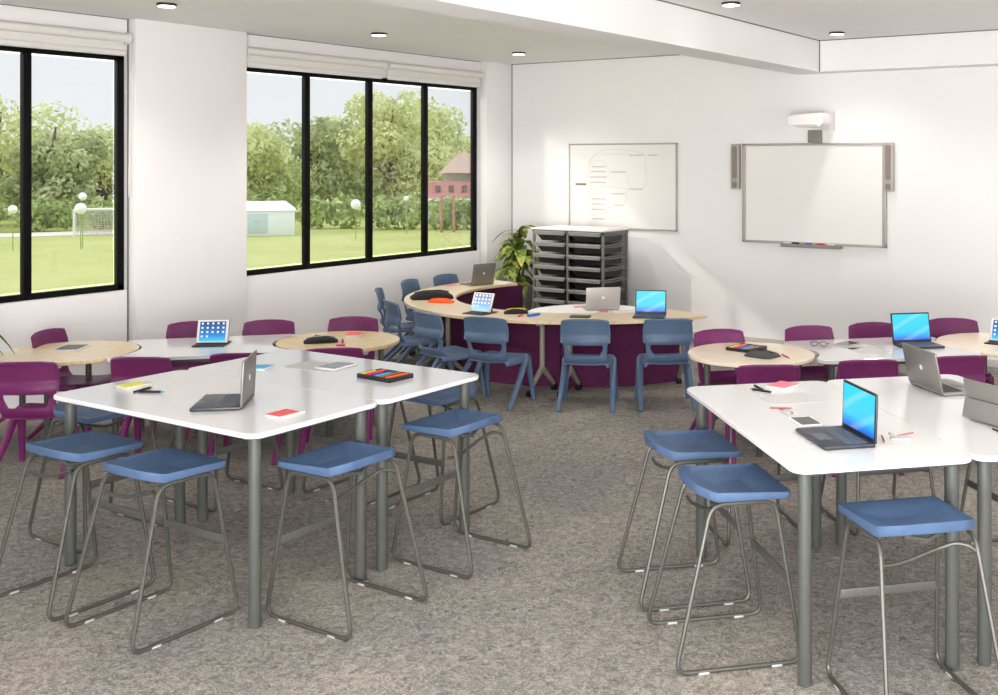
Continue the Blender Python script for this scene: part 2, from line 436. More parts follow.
# roller blinds above the windows
def blind(y0, y1, label, chain=False):
    t = thing('roller_blind', label, 'blind', (XW+.05, (y0+y1)/2, HEAD+.115))
    L_ = y1-y0
    MB().cyl((0, -L_/2+.02, 0), (0, L_/2-.02, 0), .034, seg=16).build('roller', M['blind'], t)
    MB().box((-.022, 0, -.07), (.004, L_-.06, .13)).build('fabric', M['blind'], t)
    MB().box((-.010, 0, -.112), (.028, L_-.05, .040), bev=.006).build('bottom_rail', M['plastic'], t)
    for s in (-1, 1):
        b = MB(); b.cyl((0, s*(L_/2-.02), 0), (0, s*(L_/2), 0), .042, seg=16); b.box((-.025, s*(L_/2-.006), .0), (.05, .012, .09), bev=.004)
        b.build('bracket', M['plastic'], t)
    if chain:
        c = MB(); c.tube([(.0, L_/2+.012, 0), (-.02, L_/2+.012, -1.2)], .004, 6); c.build('bead_chain', M['plastic'], t)
    return t
blind(1.9, 4.985, 'white rolled-up blind above the window left of the wide pier', True)
blind(6.05, 7.70, 'white rolled-up blind above the far window, end next to the wide pier')
blind(7.73, 9.19, 'white rolled-up blind above the far window, end next to the room corner')

# downlights
def make_downlight():
    t = thing('ceiling_downlight', '', 'light')
    MB().lathe([(.058, 0), (.066, -.003), (.066, -.018), (.060, -.020), (.060, -.014), (.02, -.014)], 24).build('ring', M['ring'], t)
    MB().lathe([(.059, -.015), (.057, -.023), (.04, -.0255), (.0, -.0265)], 24).build('lens', M['lens'], t)
    return t
DL = Proto(make_downlight())
def lamp(x, y, z, e):
    l = bpy.data.lights.new('downlight_beam', 'SPOT'); l.energy = e; l.spot_size = R(125); l.spot_blend = .8; l.shadow_soft_size = .07; l.color = (1, .98, .955)
    o = bpy.data.objects.new('downlight_beam', l); col.objects.link(o); o.location = (x, y, z-.05); return o
EL = 46
for y, lb in ((4.65, 'round downlight on the window-side ceiling, above the wide pier'), (6.676, 'round downlight on the window-side ceiling, before the middle of the far window'),
              (8.617, 'round downlight on the window-side ceiling, nearest the room corner')):
    DL.put(-6.58, y, 0, lb, ZL, 'ceiling downlights'); lamp(-6.58, y, ZL, EL*(1.7 if y > 6 else 1))
for y, lb in ((6.83, 'round downlight on the main ceiling, at the top edge beside the beam'), (8.90, 'round downlight on the main ceiling, near the beam corner above the projector')):
    DL.put(-3.35, y, 0, lb, ZC, 'ceiling downlights'); lamp(-3.35, y, ZC, EL*.8)
for x, y, z in ((-6.58, 2.6, ZL), (-5.0, 4.65, ZL), (-5.0, 6.68, ZL), (-5.0, 8.62, ZL), (-3.35, 4.8, ZC), (-3.35, 2.7, ZC), (-1.2, 8.9, ZC), (-1.2, 6.83, ZC), (-1.2, 4.8, ZC), (-1.2, 2.7, ZC), (1.0, 8.9, ZC), (1.0, 6.83, ZC), (1.0, 4.8, ZC), (1.0, 2.5, ZC)):
    if x in (-5.0,): continue
    lamp(x, y, z, EL*(1.15 if y > 6 else (.15 if x < -3 else .65)))

# ------------------------------------------------------------------ chairs
def make_chair(kind, pm):
    t = thing('school_chair', '', 'chair')
    rows = [(.322, .085, .140), (.332, .055, .150), (.352, .028, .155), (.378, .012, .155), (.40, .006, .154), (.425, .004, .154), (.45, .002, .157), (.475, -.008, .157),
            (.50, -.016, .170), (.525, -.013, .172), (.550, -.004, .171), (.560, -.003, .170), (.60, -.012, .169), (.635, -.021, .167), (.653, -.027, .163), (.662, -.031, .157)]
    S = [-1, -.94, -.80, -.66, -.45, -.22, 0, .22, .45, .66, .80, .94, 1]
    G = []
    for i, (z, y, hw) in enumerate(rows):
        r = []; z -= .010*(i >= 8)*min(1, (i-7)/4)
        for s in S:
            x = s*hw
            if i == 4 and abs(abs(s)-.80) < .01: x *= .78
            if i == 5 and abs(abs(s)-.80) < .01: x *= .93
            arch = .006*(1-s*s) if i >= 14 else 0
            r.append((x, y+.034*s*s, z+arch - (.006*abs(s)**6 if i >= 13 else 0)))
        G.append(r)
    b = MB(); b.grid(G, skip=lambda i, j: 4 <= i <= 6 and 2 <= j <= 9)
    b.build('backrest', pm, t, mods=[('SOLIDIFY', dict(thickness=.016, offset=0)), ('SUBSURF', dict(levels=1, render_levels=1))])
    # rim flange around the back panel
    fl = MB()
    path = [(s*rows[i][2]*1.0, rows[i][1]+.034*s*s-.004, rows[i][0]-.008) for s, i in ((-1, 8), (-1, 10), (-1, 12), (-1, 14))]
    path += [(s*.157, -.031+.034*s*s-.004, .654+.006*(1-s*s)-.006*abs(s)**6) for s in (-.97, -.6, -.2, .2, .6, .97)]
    path += [(s*rows[i][2]*1.0, rows[i][1]+.034*s*s-.004, rows[i][0]-.008) for s, i in ((1, 14), (1, 12), (1, 10), (1, 8))]
    fl.tube(path, .0105, 8); fl.build('back_rim', pm, t)
    vs = [(.035, .338, .150), (.06, .342, .164), (.12, .338, .172), (.20, .336, .176), (.28, .341, .178), (.35, .347, .176), (.39, .345, .172), (.408, .334, .166), (.412, .318, .160)]
    G = []
    for y, z, hw in vs:
        r = []
        for s in (-1.03, -1, -.93, -.75, -.4, 0, .4, .75, .93, 1, 1.03):
            a = abs(s)
            dz = .006*a*a if a <= .75 else (.004 if a < .95 else (-.008 if a <= 1 else -.034))
            r.append((s*hw, y, z+dz-(.004*(1-a*a) if a < 1 else 0)))
        G.append(r)
    MB().grid(G).build('seat', pm, t, mods=[('SOLIDIFY', dict(thickness=.014, offset=-.5)), ('SUBSURF', dict(levels=1, render_levels=1))])
    for s in (-1, 1):
        MB().tube([(s*.168, .345, .338), (s*.177, .30, .318), (s*.184, .18, .17), (s*.195, .0, .0)], .02, 10, radii=[.018, .026, .0215, .0155], flat=.85).build('leg', pm, t)
        MB().tube([(s*.166, .315, .338), (s*.174, .352, .318), (s*.183, .375, .17), (s*.195, .405, .0)], .02, 10, radii=[.018, .026, .0215, .0155], flat=.85).build('leg', pm, t)
    return t
BC = Proto(make_chair('blue', M['blue'])); PC = Proto(make_chair('purple', M['purple']))
g = 'blue chairs around the curved desk'
for x, y, a, lb in (
    (-4.965, 6.10, 10.6, 'blue plastic chair seen from behind, at curved desk before the tablet on a stand'),
    (-4.288, 6.39, 27.7, 'blue plastic chair seen from behind, in front of the pale laptop lid'),
    (-3.80, 6.73, 35.9, 'blue plastic chair seen from behind, right in front of a blue laptop screen'),
    (-5.50, 6.07, -12, 'blue plastic chair at curved desk, turned slightly, before the black and orange pencil cases'),
    (-6.20, 6.42, -28, 'blue plastic chair turned sideways behind the tan round table, overlapping another blue chair'),
    (-6.83, 6.94, -49.5, 'blue plastic chair in side view, behind the blue chair at the tan table'),
    (-7.10, 7.60, -72.7, 'blue plastic chair under the far window, behind the large black pencil case'),
    (-7.12, 8.13, -90, 'blue plastic chair under the far window, only its back showing, nearest the silver laptop')):
    BC.put(x, y, R(a), lb, 0, g)
g = 'purple chairs around the low tables'
for x, y, a, lb in (
    (-7.03, 4.08, -64, 'purple plastic chair by the window wall, turned sideways at the table with the flat tablet'),
    (-6.53, 4.83, 225, 'purple plastic chair by the pier, back partly hidden by the propped tablet'),
    (-6.14, 5.155, 219, 'purple plastic chair by the pier, between the propped tablet and the tan round table'),
    (-5.75, 5.58, 216, 'purple plastic chair behind the tan round table with the red notebook'),
    (-6.07, 3.39, 37, 'purple plastic chair seen from behind at the left picture edge'),
    (-5.655, 3.825, 32, 'purple plastic chair seen from behind, back rising just beyond the yellow notepad'),
    (-5.27, 4.21, 36, 'purple plastic chair whose back shows as a sliver beyond the black laptop'),
    (-4.93, 4.62, 42, 'purple plastic chair before the tan round table, back end showing beyond the high table'),
    (-3.25, 6.44, 226, 'purple plastic chair facing us behind the round table with the marker tin'),
    (-2.80, 6.90, 226, 'purple plastic chair facing us beyond the white low table, above the thin dark spectacles'),
    (-2.485, 7.27, 225, 'purple plastic chair facing us, half hidden by a blue laptop screen'),
    (-2.06, 7.77, 207, 'purple plastic chair facing us at the far side of the right hand round table'),
    (-2.47, 5.515, 33, 'purple plastic chair seen from behind, before the round table with the marker tin'),
    (-2.05, 5.95, 36, 'purple plastic chair seen from behind, between the round table and the silver laptop lid'),
    (-1.65, 6.344, 42, 'purple plastic chair seen from behind, right of the silver laptop lid')):
    PC.put(x, y, R(a), lb, 0, g)

# ------------------------------------------------------------------ stools
def make_stool():
    t = thing('sled_stool', '', 'stool')
    # dished seat: rings from the middle out to the outline
    out = round_poly([(-.188, .178), (-.176, -.115), (-.115, -.165), (0, -.178), (.115, -.165), (.176, -.115), (.188, .178)][::-1], .022, 4)
    def zt(x, y):
        b = max(0, (-y-.0)/.17)
        return .606+.036*b*b + .004*(x/.2)**2
    def dish(x, y, k):
        return -(.018*min(1, max(0, (1-k)/.07))+.013*min(1, max(0, (1-k)/.6)))*min(1, max(0, (.165-y)/.10))
    m = MB(); bm = m.bm; rings = []
    n = len(out)
    for k in (.2, .4, .6, .78, .90, .945, .962, .985, .994, 1.0):
        rings.append([bm.verts.new((x*k, -.01+(y+.01)*k, zt(x*k, -.01+(y+.01)*k)+dish(x*k, -.01+(y+.01)*k, k)-(.003 if k == 1.0 else 0))) for x, y in out])
    th = lambda y: .036-.012*min(1, max(0, (y+.02)/.17))
    rings.append([bm.verts.new((x, y, zt(x, y)-th(y)+.006)) for x, y in out])
    rings.append([bm.verts.new((x*.985, y*.985, zt(x, y)-th(y))) for x, y in out])
    rings.append([bm.verts.new((x*.8, y*.8, zt(x*.8, y*.8)-th(y))) for x, y in out])
    c0 = bm.verts.new((0, -.01, zt(0, -.01)-.024)); c1 = bm.verts.new((0, -.01, .574))
    for i in range(n):
        j = (i+1) % n
        m.face([c0, rings[0][i], rings[0][j]]); m.face([c1, rings[-1][j], rings[-1][i]])
        for A, B in zip(rings, rings[1:]): m.face([A[i], B[i], B[j], A[j]])
    m.build('seat', M['stoolblue'], t, ang=32)
    r = .0085
    for s in (-1, 1):
        loop = fillet([(s*.21, -.262, r), (s*.21, .207, r), (s*.168, .122, .574), (s*.168, -.118, .574)], .05, 5, True)
        MB().tube(loop, r, 8, closed=True).build('side_frame', M['steel'], t)
        for y in (-.16, .11): MB().box((s*.21, y, .005), (.018, .04, .010), bev=.003).build('glide', M['glide'], t)
    def up(f, z):                      # a point on the front (f=1) or rear (f=-1) upright at height z
        k = z/.566; return .21+(.168-.21)*k, (.207+(.122-.207)*k if f > 0 else -(.262+(.118-.262)*k))
    x, y = up(1, .30)
    MB().box((0, y, .30), (2*x, .008, .032), bev=.002).build('front_stretcher', M['dsteel'], t)
    x, y = up(-1, .515); x2, y2 = up(-1, .50)
    MB().tube(fillet([(-x2-.012, y2+.03, .498), (-x2+.03, y2+.03, .490), (-.07, y2+.05, .488), (.05, y+.05, .522), (.11, y+.03, .545), (.145, y+.012, .540), (x, y, .520)], .03, 4), .0075, 8).build('bent_rear_bar', M['steel'], t)
    MB().tube([(-.05, -.05, .560), (.03, -.06, .545), (.10, -.03, .560)], .009, 8).build('under_seat_rod', M['dsteel'], t)
    return t
ST = Proto(make_stool())
g = 'blue stools around the left high tables'
for x, y, a, lb in (
    (-3.78, 2.637, 0, 'blue seat stool in the left front, between its twin and the corner table leg'),
    (-4.31, 2.637, 0, 'blue seat stool in front of the outer left table leg, at the left picture edge'),
    (-3.24, 3.09, 90, 'blue seat stool at the end of the left high table, below the red notepad'),
    (-3.24, 3.79, 90, 'blue seat stool standing out in the middle aisle, below the marker tin corner'),
    (-3.755, 4.22, 180, 'blue seat stool beyond the left high table, its seat under the right corner'),
    (-4.31, 4.22, 180, 'blue seat stool beyond the left high table, only its thin legs showing'),
    (-4.885, 3.10, -90, 'blue seat stool tucked under the table corner below the yellow notepad'),
    (-4.86, 3.79, -90, 'blue seat stool beyond the left end of the high tables, only sled feet showing')):
    ST.put(x, y, R(a), lb, 0, g)
RC = Vector((-1.409, 4.341)); PH = R(-45.49)
def RW(i, j):
    c, s = math.cos(PH), math.sin(PH)
    return RC.x+c*i-s*j, RC.y+s*i+c*j
g = 'blue stools around the right high tables'
for i, j, a, lb in (
    (-.295, -.775, 0, 'blue seat stool farther of the two left of the right high table'),
    (.25, -.775, 0, 'blue seat stool beside the front leg of the right high table'),
    (.772, -.308, 90, 'blue seat stool in the right foreground, before the table edge under the black laptop'),
    (-.88, -.26, -90, 'blue seat stool, seat corner showing behind the far leg of the right high table'),
    (-.88, .385, -90, 'blue seat stool beyond the right high table, only thin legs seen under the tabletop'),
    (-.28, .79, 180, 'blue seat stool at the right picture edge, only its legs under the second table')):
    x, y = RW(i, j); ST.put(x, y, PH+R(a), lb, 0, g)

# ------------------------------------------------------------------ high tables
def make_high_table():
    t = thing('high_table', '', 'table')
    W, D_ = 1.36, .6825
    top = MB().prism(rrect(W, D_, .06, 6), .740, .760, bev=.003).build('tabletop', M['white'], t)
    MB().prism(rrect(W-.02, D_-.02, .05, 6), .734, .740).build('underside', M['under'], top)
    f = MB()
    for s in (-1, 1):
        f.box((0, s*.235, .720), (1.16, .025, .022), bev=.003); f.box((s*.56, 0, .720), (.025, .50, .022), bev=.003)
    f.build('apron_frame', M['under'], t)
    for sx in (-1, 1):
        for sy in (-1, 1):
            MB().lathe([(.021, 0), (.0245, .006), (.0245, .731)], 20, (sx*.612, sy*.278, 0)).build('leg', M['leg'], t)
    return t
HT = Proto(make_high_table())
g = 'white high tables'
HT.put(-4.014, 3.065, 0, 'white high table holding the black laptop and the red and yellow notepads', 0, g)
HT.put(-4.014, 3.748, 0, 'white high table behind the left front one, holding the marker tin and a tablet', 0, g)
for j, lb in ((-.3415, 'white high table at right front holding the open blue screen laptop and loose pencils'), (.3415, 'white high table at the right picture edge holding two silver devices')):
    x, y = RW(0, j); HT.put(x, y, PH, lb, 0, g)

# ------------------------------------------------------------------ low tables
LZ = .58
def round_table(x, y, r, wm, label):
    t = thing('round_table', label, 'table', (x, y, 0), 0, 'round low tables')
    MB().lathe([(r-.005, LZ-.024), (r, LZ-.020), (r, LZ-.003), (r-.003, LZ)], 64).build('tabletop', wm, t)
    f = MB()
    for a in (45, 135): f.box((0, 0, LZ-.040), (2*r*.68, .03, .03), Matrix.Rotation(R(a-10), 3, 'Z'))
    f.build('under_frame', M['dsteel'], t)
    for k in range(4):
        a = R(45+90*k-10); p = (r*.70*math.cos(a), r*.70*math.sin(a))
        MB().lathe([(.016, 0), (.019, .005), (.019, LZ-.024)], 14, (p[0], p[1], 0)).build('leg', M['leg'], t)
    return t
def white_low(c, ang, half, label):
    t = thing('concave_table', label, 'table', (c[0], c[1], 0), ang, 'white low tables between the round ones')
    v = .365; rr = .425; ue = .545
    va = math.sqrt(rr*rr-(half-ue)**2)
    end = [(half-math.sqrt(rr*rr-q*q), q) for q in [-va+2*va*k/12 for k in range(13)]]
    raw = [(ue, -v)]+end+[(ue, v), (-ue, v)]+[(-x_, -y_) for x_, y_ in end]+[(-ue, -v)]
    P = [Vector((p[0], p[1], 0)) for p in raw]; pl = []; nn = len(P)
    for i, p in enumerate(P):
        if i in (0, 14, 15, nn-1):
            a, b = P[i-1], P[(i+1) % nn]; u, w_ = (a-p), (b-p)
            p0, p1 = p+u.normalized()*min(.08, u.length*.7), p+w_.normalized()*min(.08, w_.length*.7)
            for k in range(6):
                q = k/5; z = p0*(1-q)**2+p*2*q*(1-q)+p1*q*q; pl.append((z.x, z.y))
        else: pl.append((p.x, p.y))
    MB().prism(pl, LZ-.024, LZ, bev=.003).build('tabletop', M['white'], t)
    f = MB(); f.box((0, .27, LZ-.04), (.9, .03, .03)); f.box((0, -.27, LZ-.04), (.9, .03, .03)); f.build('under_frame', M['dsteel'], t)
    for sx in (-1, 1):
        for sy in (-1, 1):
            MB().lathe([(.016, 0), (.020, .005), (.020, LZ-.024)], 14, (sx*.45, sy*.275, 0)).build('leg', M['leg'], t)
L1, L2 = (-5.487, 5.188), (-6.636, 3.987)
R1, R2 = (-2.914, 6.228), (-1.65, 7.445)
round_table(*L2, .41, M['wood'], 'round wood low table at the left picture edge with a flat tablet on it')
round_table(*L1, .405, M['woodtan'], 'tan round low table holding a black pencil case and a red notebook')
round_table(*R1, .40, M['woodpale'], 'pale round low table holding the marker tin and grey pencil case')
round_table(*R2, .42, M['woodpale'], 'pale round low table at the right picture edge with a tablet and keyboard')
for A, B, lb in ((L1, L2, 'white low table between two round wood tables, propped tablet on it'), (R1, R2, 'white low table between two pale round tables, blue screen laptop on it')):
    d = Vector(A)-Vector(B); m_ = (Vector(A)+Vector(B))/2
    white_low(m_, math.atan2(d.y, d.x), d.length/2, lb)

# ------------------------------------------------------------------ curved desk: four ring modules
DC = (-5.43, 8.12); RO, RI = 1.62, 1.17
def arc(r, a0, a1, n): return [(r*math.cos(R(a0+(a1-a0)*k/n)), r*math.sin(R(a0+(a1-a0)*k/n))) for k in range(n+1)]
labels = {159.5: 'curved wood desk module farthest back, carrying the silver laptop, beside the plant',
          204.5: 'curved wood desk module at the left bend, carrying the black and orange pencil cases',
          249.5: 'curved wood desk module carrying the propped tablet and yellow zip pencil case',
          294.5: 'curved wood desk module at the front right end, carrying the blue screen laptop'}
for a0 in (159.5, 204.5, 249.5, 294.5):
    a1 = a0+45
    t = thing('curved_desk', labels[a0], 'desk', (DC[0], DC[1], 0), 0, 'curved desk modules forming a half ring')
    MB().prism(arc(RO, a0+.06, a1-.06, 24)+arc(RI, a1-.06, a0+.06, 24), LZ-.025, LZ, bev=.002).build('desktop', M['wood'], t)
    e0, e1 = (a0+.1, a1-.1)
    if a0 == 159.5: e0 = a0-5
    MB().prism(arc(1.29, e0, e1, 24)+arc(1.25, e1, e0, 24), .012, LZ-.035, bev=.004).build('modesty_panel', M['felt'], t)
    for a in (a0+4.2, a1-4.2):
        ca, sa = math.cos(R(a)), math.sin(R(a))
        P = lambda r, z: (r*ca, r*sa, z)
        lg = MB(); lg.tube([P(1.47, .17), P(1.47, LZ-.03)], .021, 14); lg.box(P(1.43, LZ-.038), (.26, .05, .022), Matrix.Rotation(R(a), 3, 'Z'), bev=.003)
        L_ = lg.build('leg', M['deskleg'], t)
        fa = R(a-21); fx, fy = math.cos(fa), math.sin(fa); bx_, by_ = 1.47*ca, 1.47*sa
        F = lambda q, z: (bx_+q*fx, by_+q*fy, z)
        ft = MB()
        for sg in (-1, 1): ft.tube([F(0, .20), F(sg*.03, .17), F(sg*.15, .055)], .02, 10, radii=[.023, .024, .016])
        ft.build('splayed_foot', M['deskleg'], L_)
        for sg in (-1, 1):
            cs = MB(); tx, ty = -fy, fx; q = sg*.152
            for sgn in (-1, 1):
                p = F(q, 0); cx_, cy_ = p[0]+tx*sgn*.011, p[1]+ty*sgn*.011
                cs.cyl((cx_-tx*.008, cy_-ty*.008, .024), (cx_+tx*.008, cy_+ty*.008, .024), .024, seg=14)
            cs.cyl(F(q, .03), F(q, .06), .008, seg=8)
            cs.build('caster', M['blackp'], L_)
# half-round white table tucked inside the ring
c = Vector((-4.76, 7.16)); t = thing('half_round_table', 'white half round table inside the curved desk, pale laptop and red papers on it', 'table', (c.x, c.y, 0))
pts = []
for k in range(0, 41):
    a = R(-15+200*k/40); p = Vector((.53*math.cos(a), .53*math.sin(a)))+c
    if (p-Vector(DC)).length < RI-.008: pts.append(p)
A0, A1 = pts[0]-Vector(DC), pts[-1]-Vector(DC)
b0, b1 = math.degrees(math.atan2(A0.y, A0.x)) % 360, math.degrees(math.atan2(A1.y, A1.x)) % 360
pts += [Vector(DC)+Vector(q) for q in arc(RI-.006, b1+1, b0-1, 20)]
MB().prism([(p.x-c.x, p.y-c.y) for p in pts], LZ-.024, LZ+.001, bev=.002).build('tabletop', M['dtop'], t)  # whiter than the other white tables, imitating sunlight on this top
for x, y in ((-.28, .2), (.08, .38), (.28, .22)):
    MB().lathe([(.016, 0), (.020, .005), (.020, LZ-.024)], 14, (x, y, 0)).build('leg', M['leg'], t)

# ------------------------------------------------------------------ storage unit with trays
t = thing('tray_unit', 'grey storage unit with two columns of dark trays, standing against the back wall', 'cabinet', (-6.27, 9.02, 0))
W, D_, H = .875, .47, 1.10
MB().box((0, D_/2, H-.010), (W+.025, D_+.03, .02), bev=.004).build('worktop', M['dtop'], t)
f = MB()
for x in (-W/2+.012, -.0, W/2-.012):
    f.box((x, .012, (H+.10)/2), (.024, .024, H-.10-.03), bev=.003); f.box((x, D_-.012, (H+.10)/2), (.024, .024, H-.13), bev=.003)
f.box((0, .012, H-.035), (W, .024, .03), bev=.003); f.box((0, D_-.012, H-.035), (W, .024, .03)); f.box((0, D_/2, .10), (W, D_, .03), bev=.004)
for s in (-1, 1):
    f.box((s*(W/2-.012), D_/2, H-.035), (.024, D_, .03)); 
f.build('frame', M['drawer'], t)
MB().box((0, D_-.004, .58), (W-.02, .006, .94)).build('back_panel', M['trayrim'], t)
pitch = .117
for k in range(8):
    z = H-.046-pitch*k
    for s in (-1, 1):
        for x in (s*(W/2-.010), s*.016):
            MB().tube([(x, .03, z-.012), (x, D_*.5, z-.018), (x, D_-.03, z-.012)], .008, 6).build('runner', M['drawer'], t)
        cx_ = s*(W/4-.002); w_ = W/2-.05
        tr = MB()
        prof = [(-w_/2+.008, z), (-w_/2+.075, z-.082), (w_/2-.012, z-.082), (w_/2-.006, z)]
        for y0, y1 in ((.004, .40),):
            a = [tr.bm.verts.new((cx_+p[0], y0+(.02 if i in (1, 2) else 0), p[1])) for i, p in enumerate(prof)]
            b = [tr.bm.verts.new((cx_+p[0], y1, p[1])) for p in prof]
            for i in range(4): tr.face([a[i], a[(i+1) % 4], b[(i+1) % 4], b[i]])
            tr.face(a[::-1]); tr.face(b)
        o = tr.build('tray', M['tray'], t)
        rm = MB(); rm.box((cx_, -.008, z+.004), (w_, .03, .026), bev=.005); rm.box((cx_, -.012, z-.016), (w_*.96, .018, .014), bev=.004); rm.box((cx_, .22, z+.002), (w_, .43, .008))
        rm.build('rim_handle', M['trayrim'], o)
for x in (-W/2+.06, W/2-.06):
    for y in (.07, D_-.07):
        cs = MB(); cs.cyl((x-.012, y, .035), (x+.012, y, .035), .035, seg=16); cs.cyl((x, y, .05), (x, y, .09), .012, seg=8); cs.build('caster', M['blackp'], t)
MB().prism(round_poly([(0, .115), (D_, .115), (D_, H-.05), (0, H-.05)], .01, 2), W/2-.0, W/2+.003, axis='X').bm.free()

# ------------------------------------------------------------------ wall things
def wallbox(mb, x0, x1, z0, z1, d0, d1, bev=.003): mb.box(((x0+x1)/2, -(d0+d1)/2, (z0+z1)/2), (x1-x0, d1-d0, z1-z0), bev=bev)
# whiteboard with a drawn diagram
t = thing('whiteboard', 'framed whiteboard with a faint branching diagram, on the back wall above the tray unit', 'whiteboard', (-6.004, YB, 1.522))
hw, hh = .670, .453
b = MB(); wallbox(b, -hw+.008, hw-.008, -hh+.008, hh-.008, .002, .014, 0); b.build('writing_surface', M['board'], t)
f = MB(); wallbox(f, -hw, -hw+.016, -hh, hh, 0, .022); wallbox(f, hw-.016, hw, -hh, hh, 0, .022); wallbox(f, -hw, hw, hh-.016, hh, 0, .022); wallbox(f, -hw, hw, -hh, -hh+.018, 0, .022)
f.build('frame', M['boardframe'], t)
d = MB()
def P(u, v): return (-hw+2*hw*(u-118)/(802-118), hh-2*hh*(v-92)/(640-92))    # sketch units to board metres
for u0, u1, v in ((268, 355, 242), (262, 362, 273), (258, 366, 308), (264, 358, 343), (390, 486, 275), (510, 605, 168), (622, 682, 168), (515, 592, 382), (390, 482, 414), (270, 360, 449), (272, 350, 483), (270, 355, 517), (415, 468, 487), (270, 355, 578)):
    d = MB(); a, z = P(u0, v); a2, _ = P(u1, v); wallbox(d, a, a2, z-.007, z+.007, .013, .0152, 0); d.build('written_word', M['ink'], t)
d = MB(); a, z = P(162, 356); a2, _ = P(232, 356); wallbox(d, a, a2, z-.011, z+.011, .013, .0152, 0); d.build('diagram_title', M['inkd'], t)
d = MB()
for curve in ([(236, 350), (246, 240), (290, 150), (390, 128), (520, 138), (600, 158)], [(246, 215), (275, 172), (350, 160), (508, 160)], [(250, 230), (300, 195), (350, 210), (375, 250), (385, 275)],
              [(490, 280), (500, 340), (515, 372)], [(612, 172), (606, 250), (618, 320), (598, 375)], [(236, 362), (300, 366), (420, 370), (512, 382)], [(240, 368), (280, 398), (330, 412), (388, 412)],
              [(238, 372), (244, 440), (266, 452)], [(240, 375), (250, 540), (300, 566), (352, 550), (400, 492)], [(362, 449), (395, 478), (412, 486)], [(355, 515), (385, 498), (410, 488)], [(484, 412), (500, 392), (515, 384)], [(470, 486), (495, 450), (490, 412)]):
    pts = fillet([(P(u, v)[0], -.0146, P(u, v)[1]) for u, v in curve], .12, 4)
    d.tube(pts, .0016, 4)
d.build('diagram_lines', M['ink'], t)
# interactive board
t = thing('interactive_board', 'large interactive projection board in a grey frame on the back wall, pen tray below', 'board', (-3.870, YB, 1.477))
hw, hh = .722, .481
b = MB(); wallbox(b, -hw+.01, hw-.01, -hh+.01, hh-.01, .005, .03, 0); b.build('writing_surface', M['board'], t)
f = MB(); wallbox(f, -hw, -hw+.035, -hh, hh, 0, .045, .006); wallbox(f, hw-.035, hw, -hh, hh, 0, .045, .006); wallbox(f, -hw, hw, hh-.022, hh, 0, .045, .006); wallbox(f, -hw, hw, -hh, -hh+.024, 0, .045, .006)
f.build('frame', M['boardframe'], t)
b = MB(); wallbox(b, -.30, .30, -hh-.028, -hh+.004, .0, .085, .006); tr = b.build('pen_tray', M['greyplastic'], t)
for x, m_ in ((-.24, 'plastic'), (-.15, 'blackp'), (-.02, 'mblue'), (.10, 'mred'), (.2, 'plastic')):
    o = MB().tube([(x-.035, -.06, -hh+.012), (x+.035, -.06, -hh+.012)], .008, 8).build('board_pen', M[m_])
    tag(o, {'-0.24': 'white board pen at the start of the pen tray', '-0.15': 'black board pen on the pen tray', '-0.02': 'blue board pen in the middle of the pen tray', '0.1': 'red board pen on the pen tray', '0.2': 'white board pen at the end of the pen tray'}[str(x)], 'pen', 'pens on the board tray', (-3.87, YB, 1.477))
for x, s, lb in ((-4.665, -1, 'slim grey speaker fixed left of the interactive board'), (-3.123, 1, 'slim grey speaker fixed right of the interactive board')):
    t = thing('wall_speaker', lb, 'speaker', (x, YB, 1.735))
    b = MB(); wallbox(b, -.045, .045, -.222, .222, 0, .06, .01); b.build('body', M['boardframe'], t)
    b = MB(); b.prism(rrect(.05, .32, .022, 4, (0, .042)), -.0605, -.066, axis='Y'); b.build('grille', M['spkg'], t)
    b = MB(); b.prism(rrect(.05, .055, .015, 4, (0, -.178)), -.0605, -.064, axis='Y'); k = b.build('control_recess', M['greyplastic'], t)
    MB().tube([(0, -.062, -.182), (0, -.076, -.182)], .011, 12).build('volume_knob', M['spkg'], t)
# short throw projector on its wall arm
t = thing('projector', 'white short throw projector on a wall bracket above the interactive board', 'projector', (-3.735, YB, 2.152))
b = MB(); wallbox(b, -.01, .085, -.075, .105, 0, .10, .004); b.build('wall_plate', M['plastic'], t)
b = MB(); b.box((-.04, -.25, -.005), (.085, .34, .05), bev=.008); b.build('arm', M['plastic'], t)
b = MB(); b.prism(round_poly([(-.20, -.03), (.06, -.03), (.10, -.055), (.13, -.02), (.13, .055), (.10, .075), (-.17, .06), (-.20, .045)], .008, 2), -.20, -.44, axis='Y'); b.build('body', M['plastic'], t, ang=25)
b = MB(); b.prism(round_poly([(-.12, -.056), (.05, -.056), (.07, -.031), (-.16, -.031)], .008, 2), -.25, -.43, axis='Y'); b.build('lens_hood', M['whedge'], t)
b = MB(); wallbox(b, -.17, -.04, -.19, -.07, 0, .05, .004); b.build('cable_box', M['greyplastic'], t)

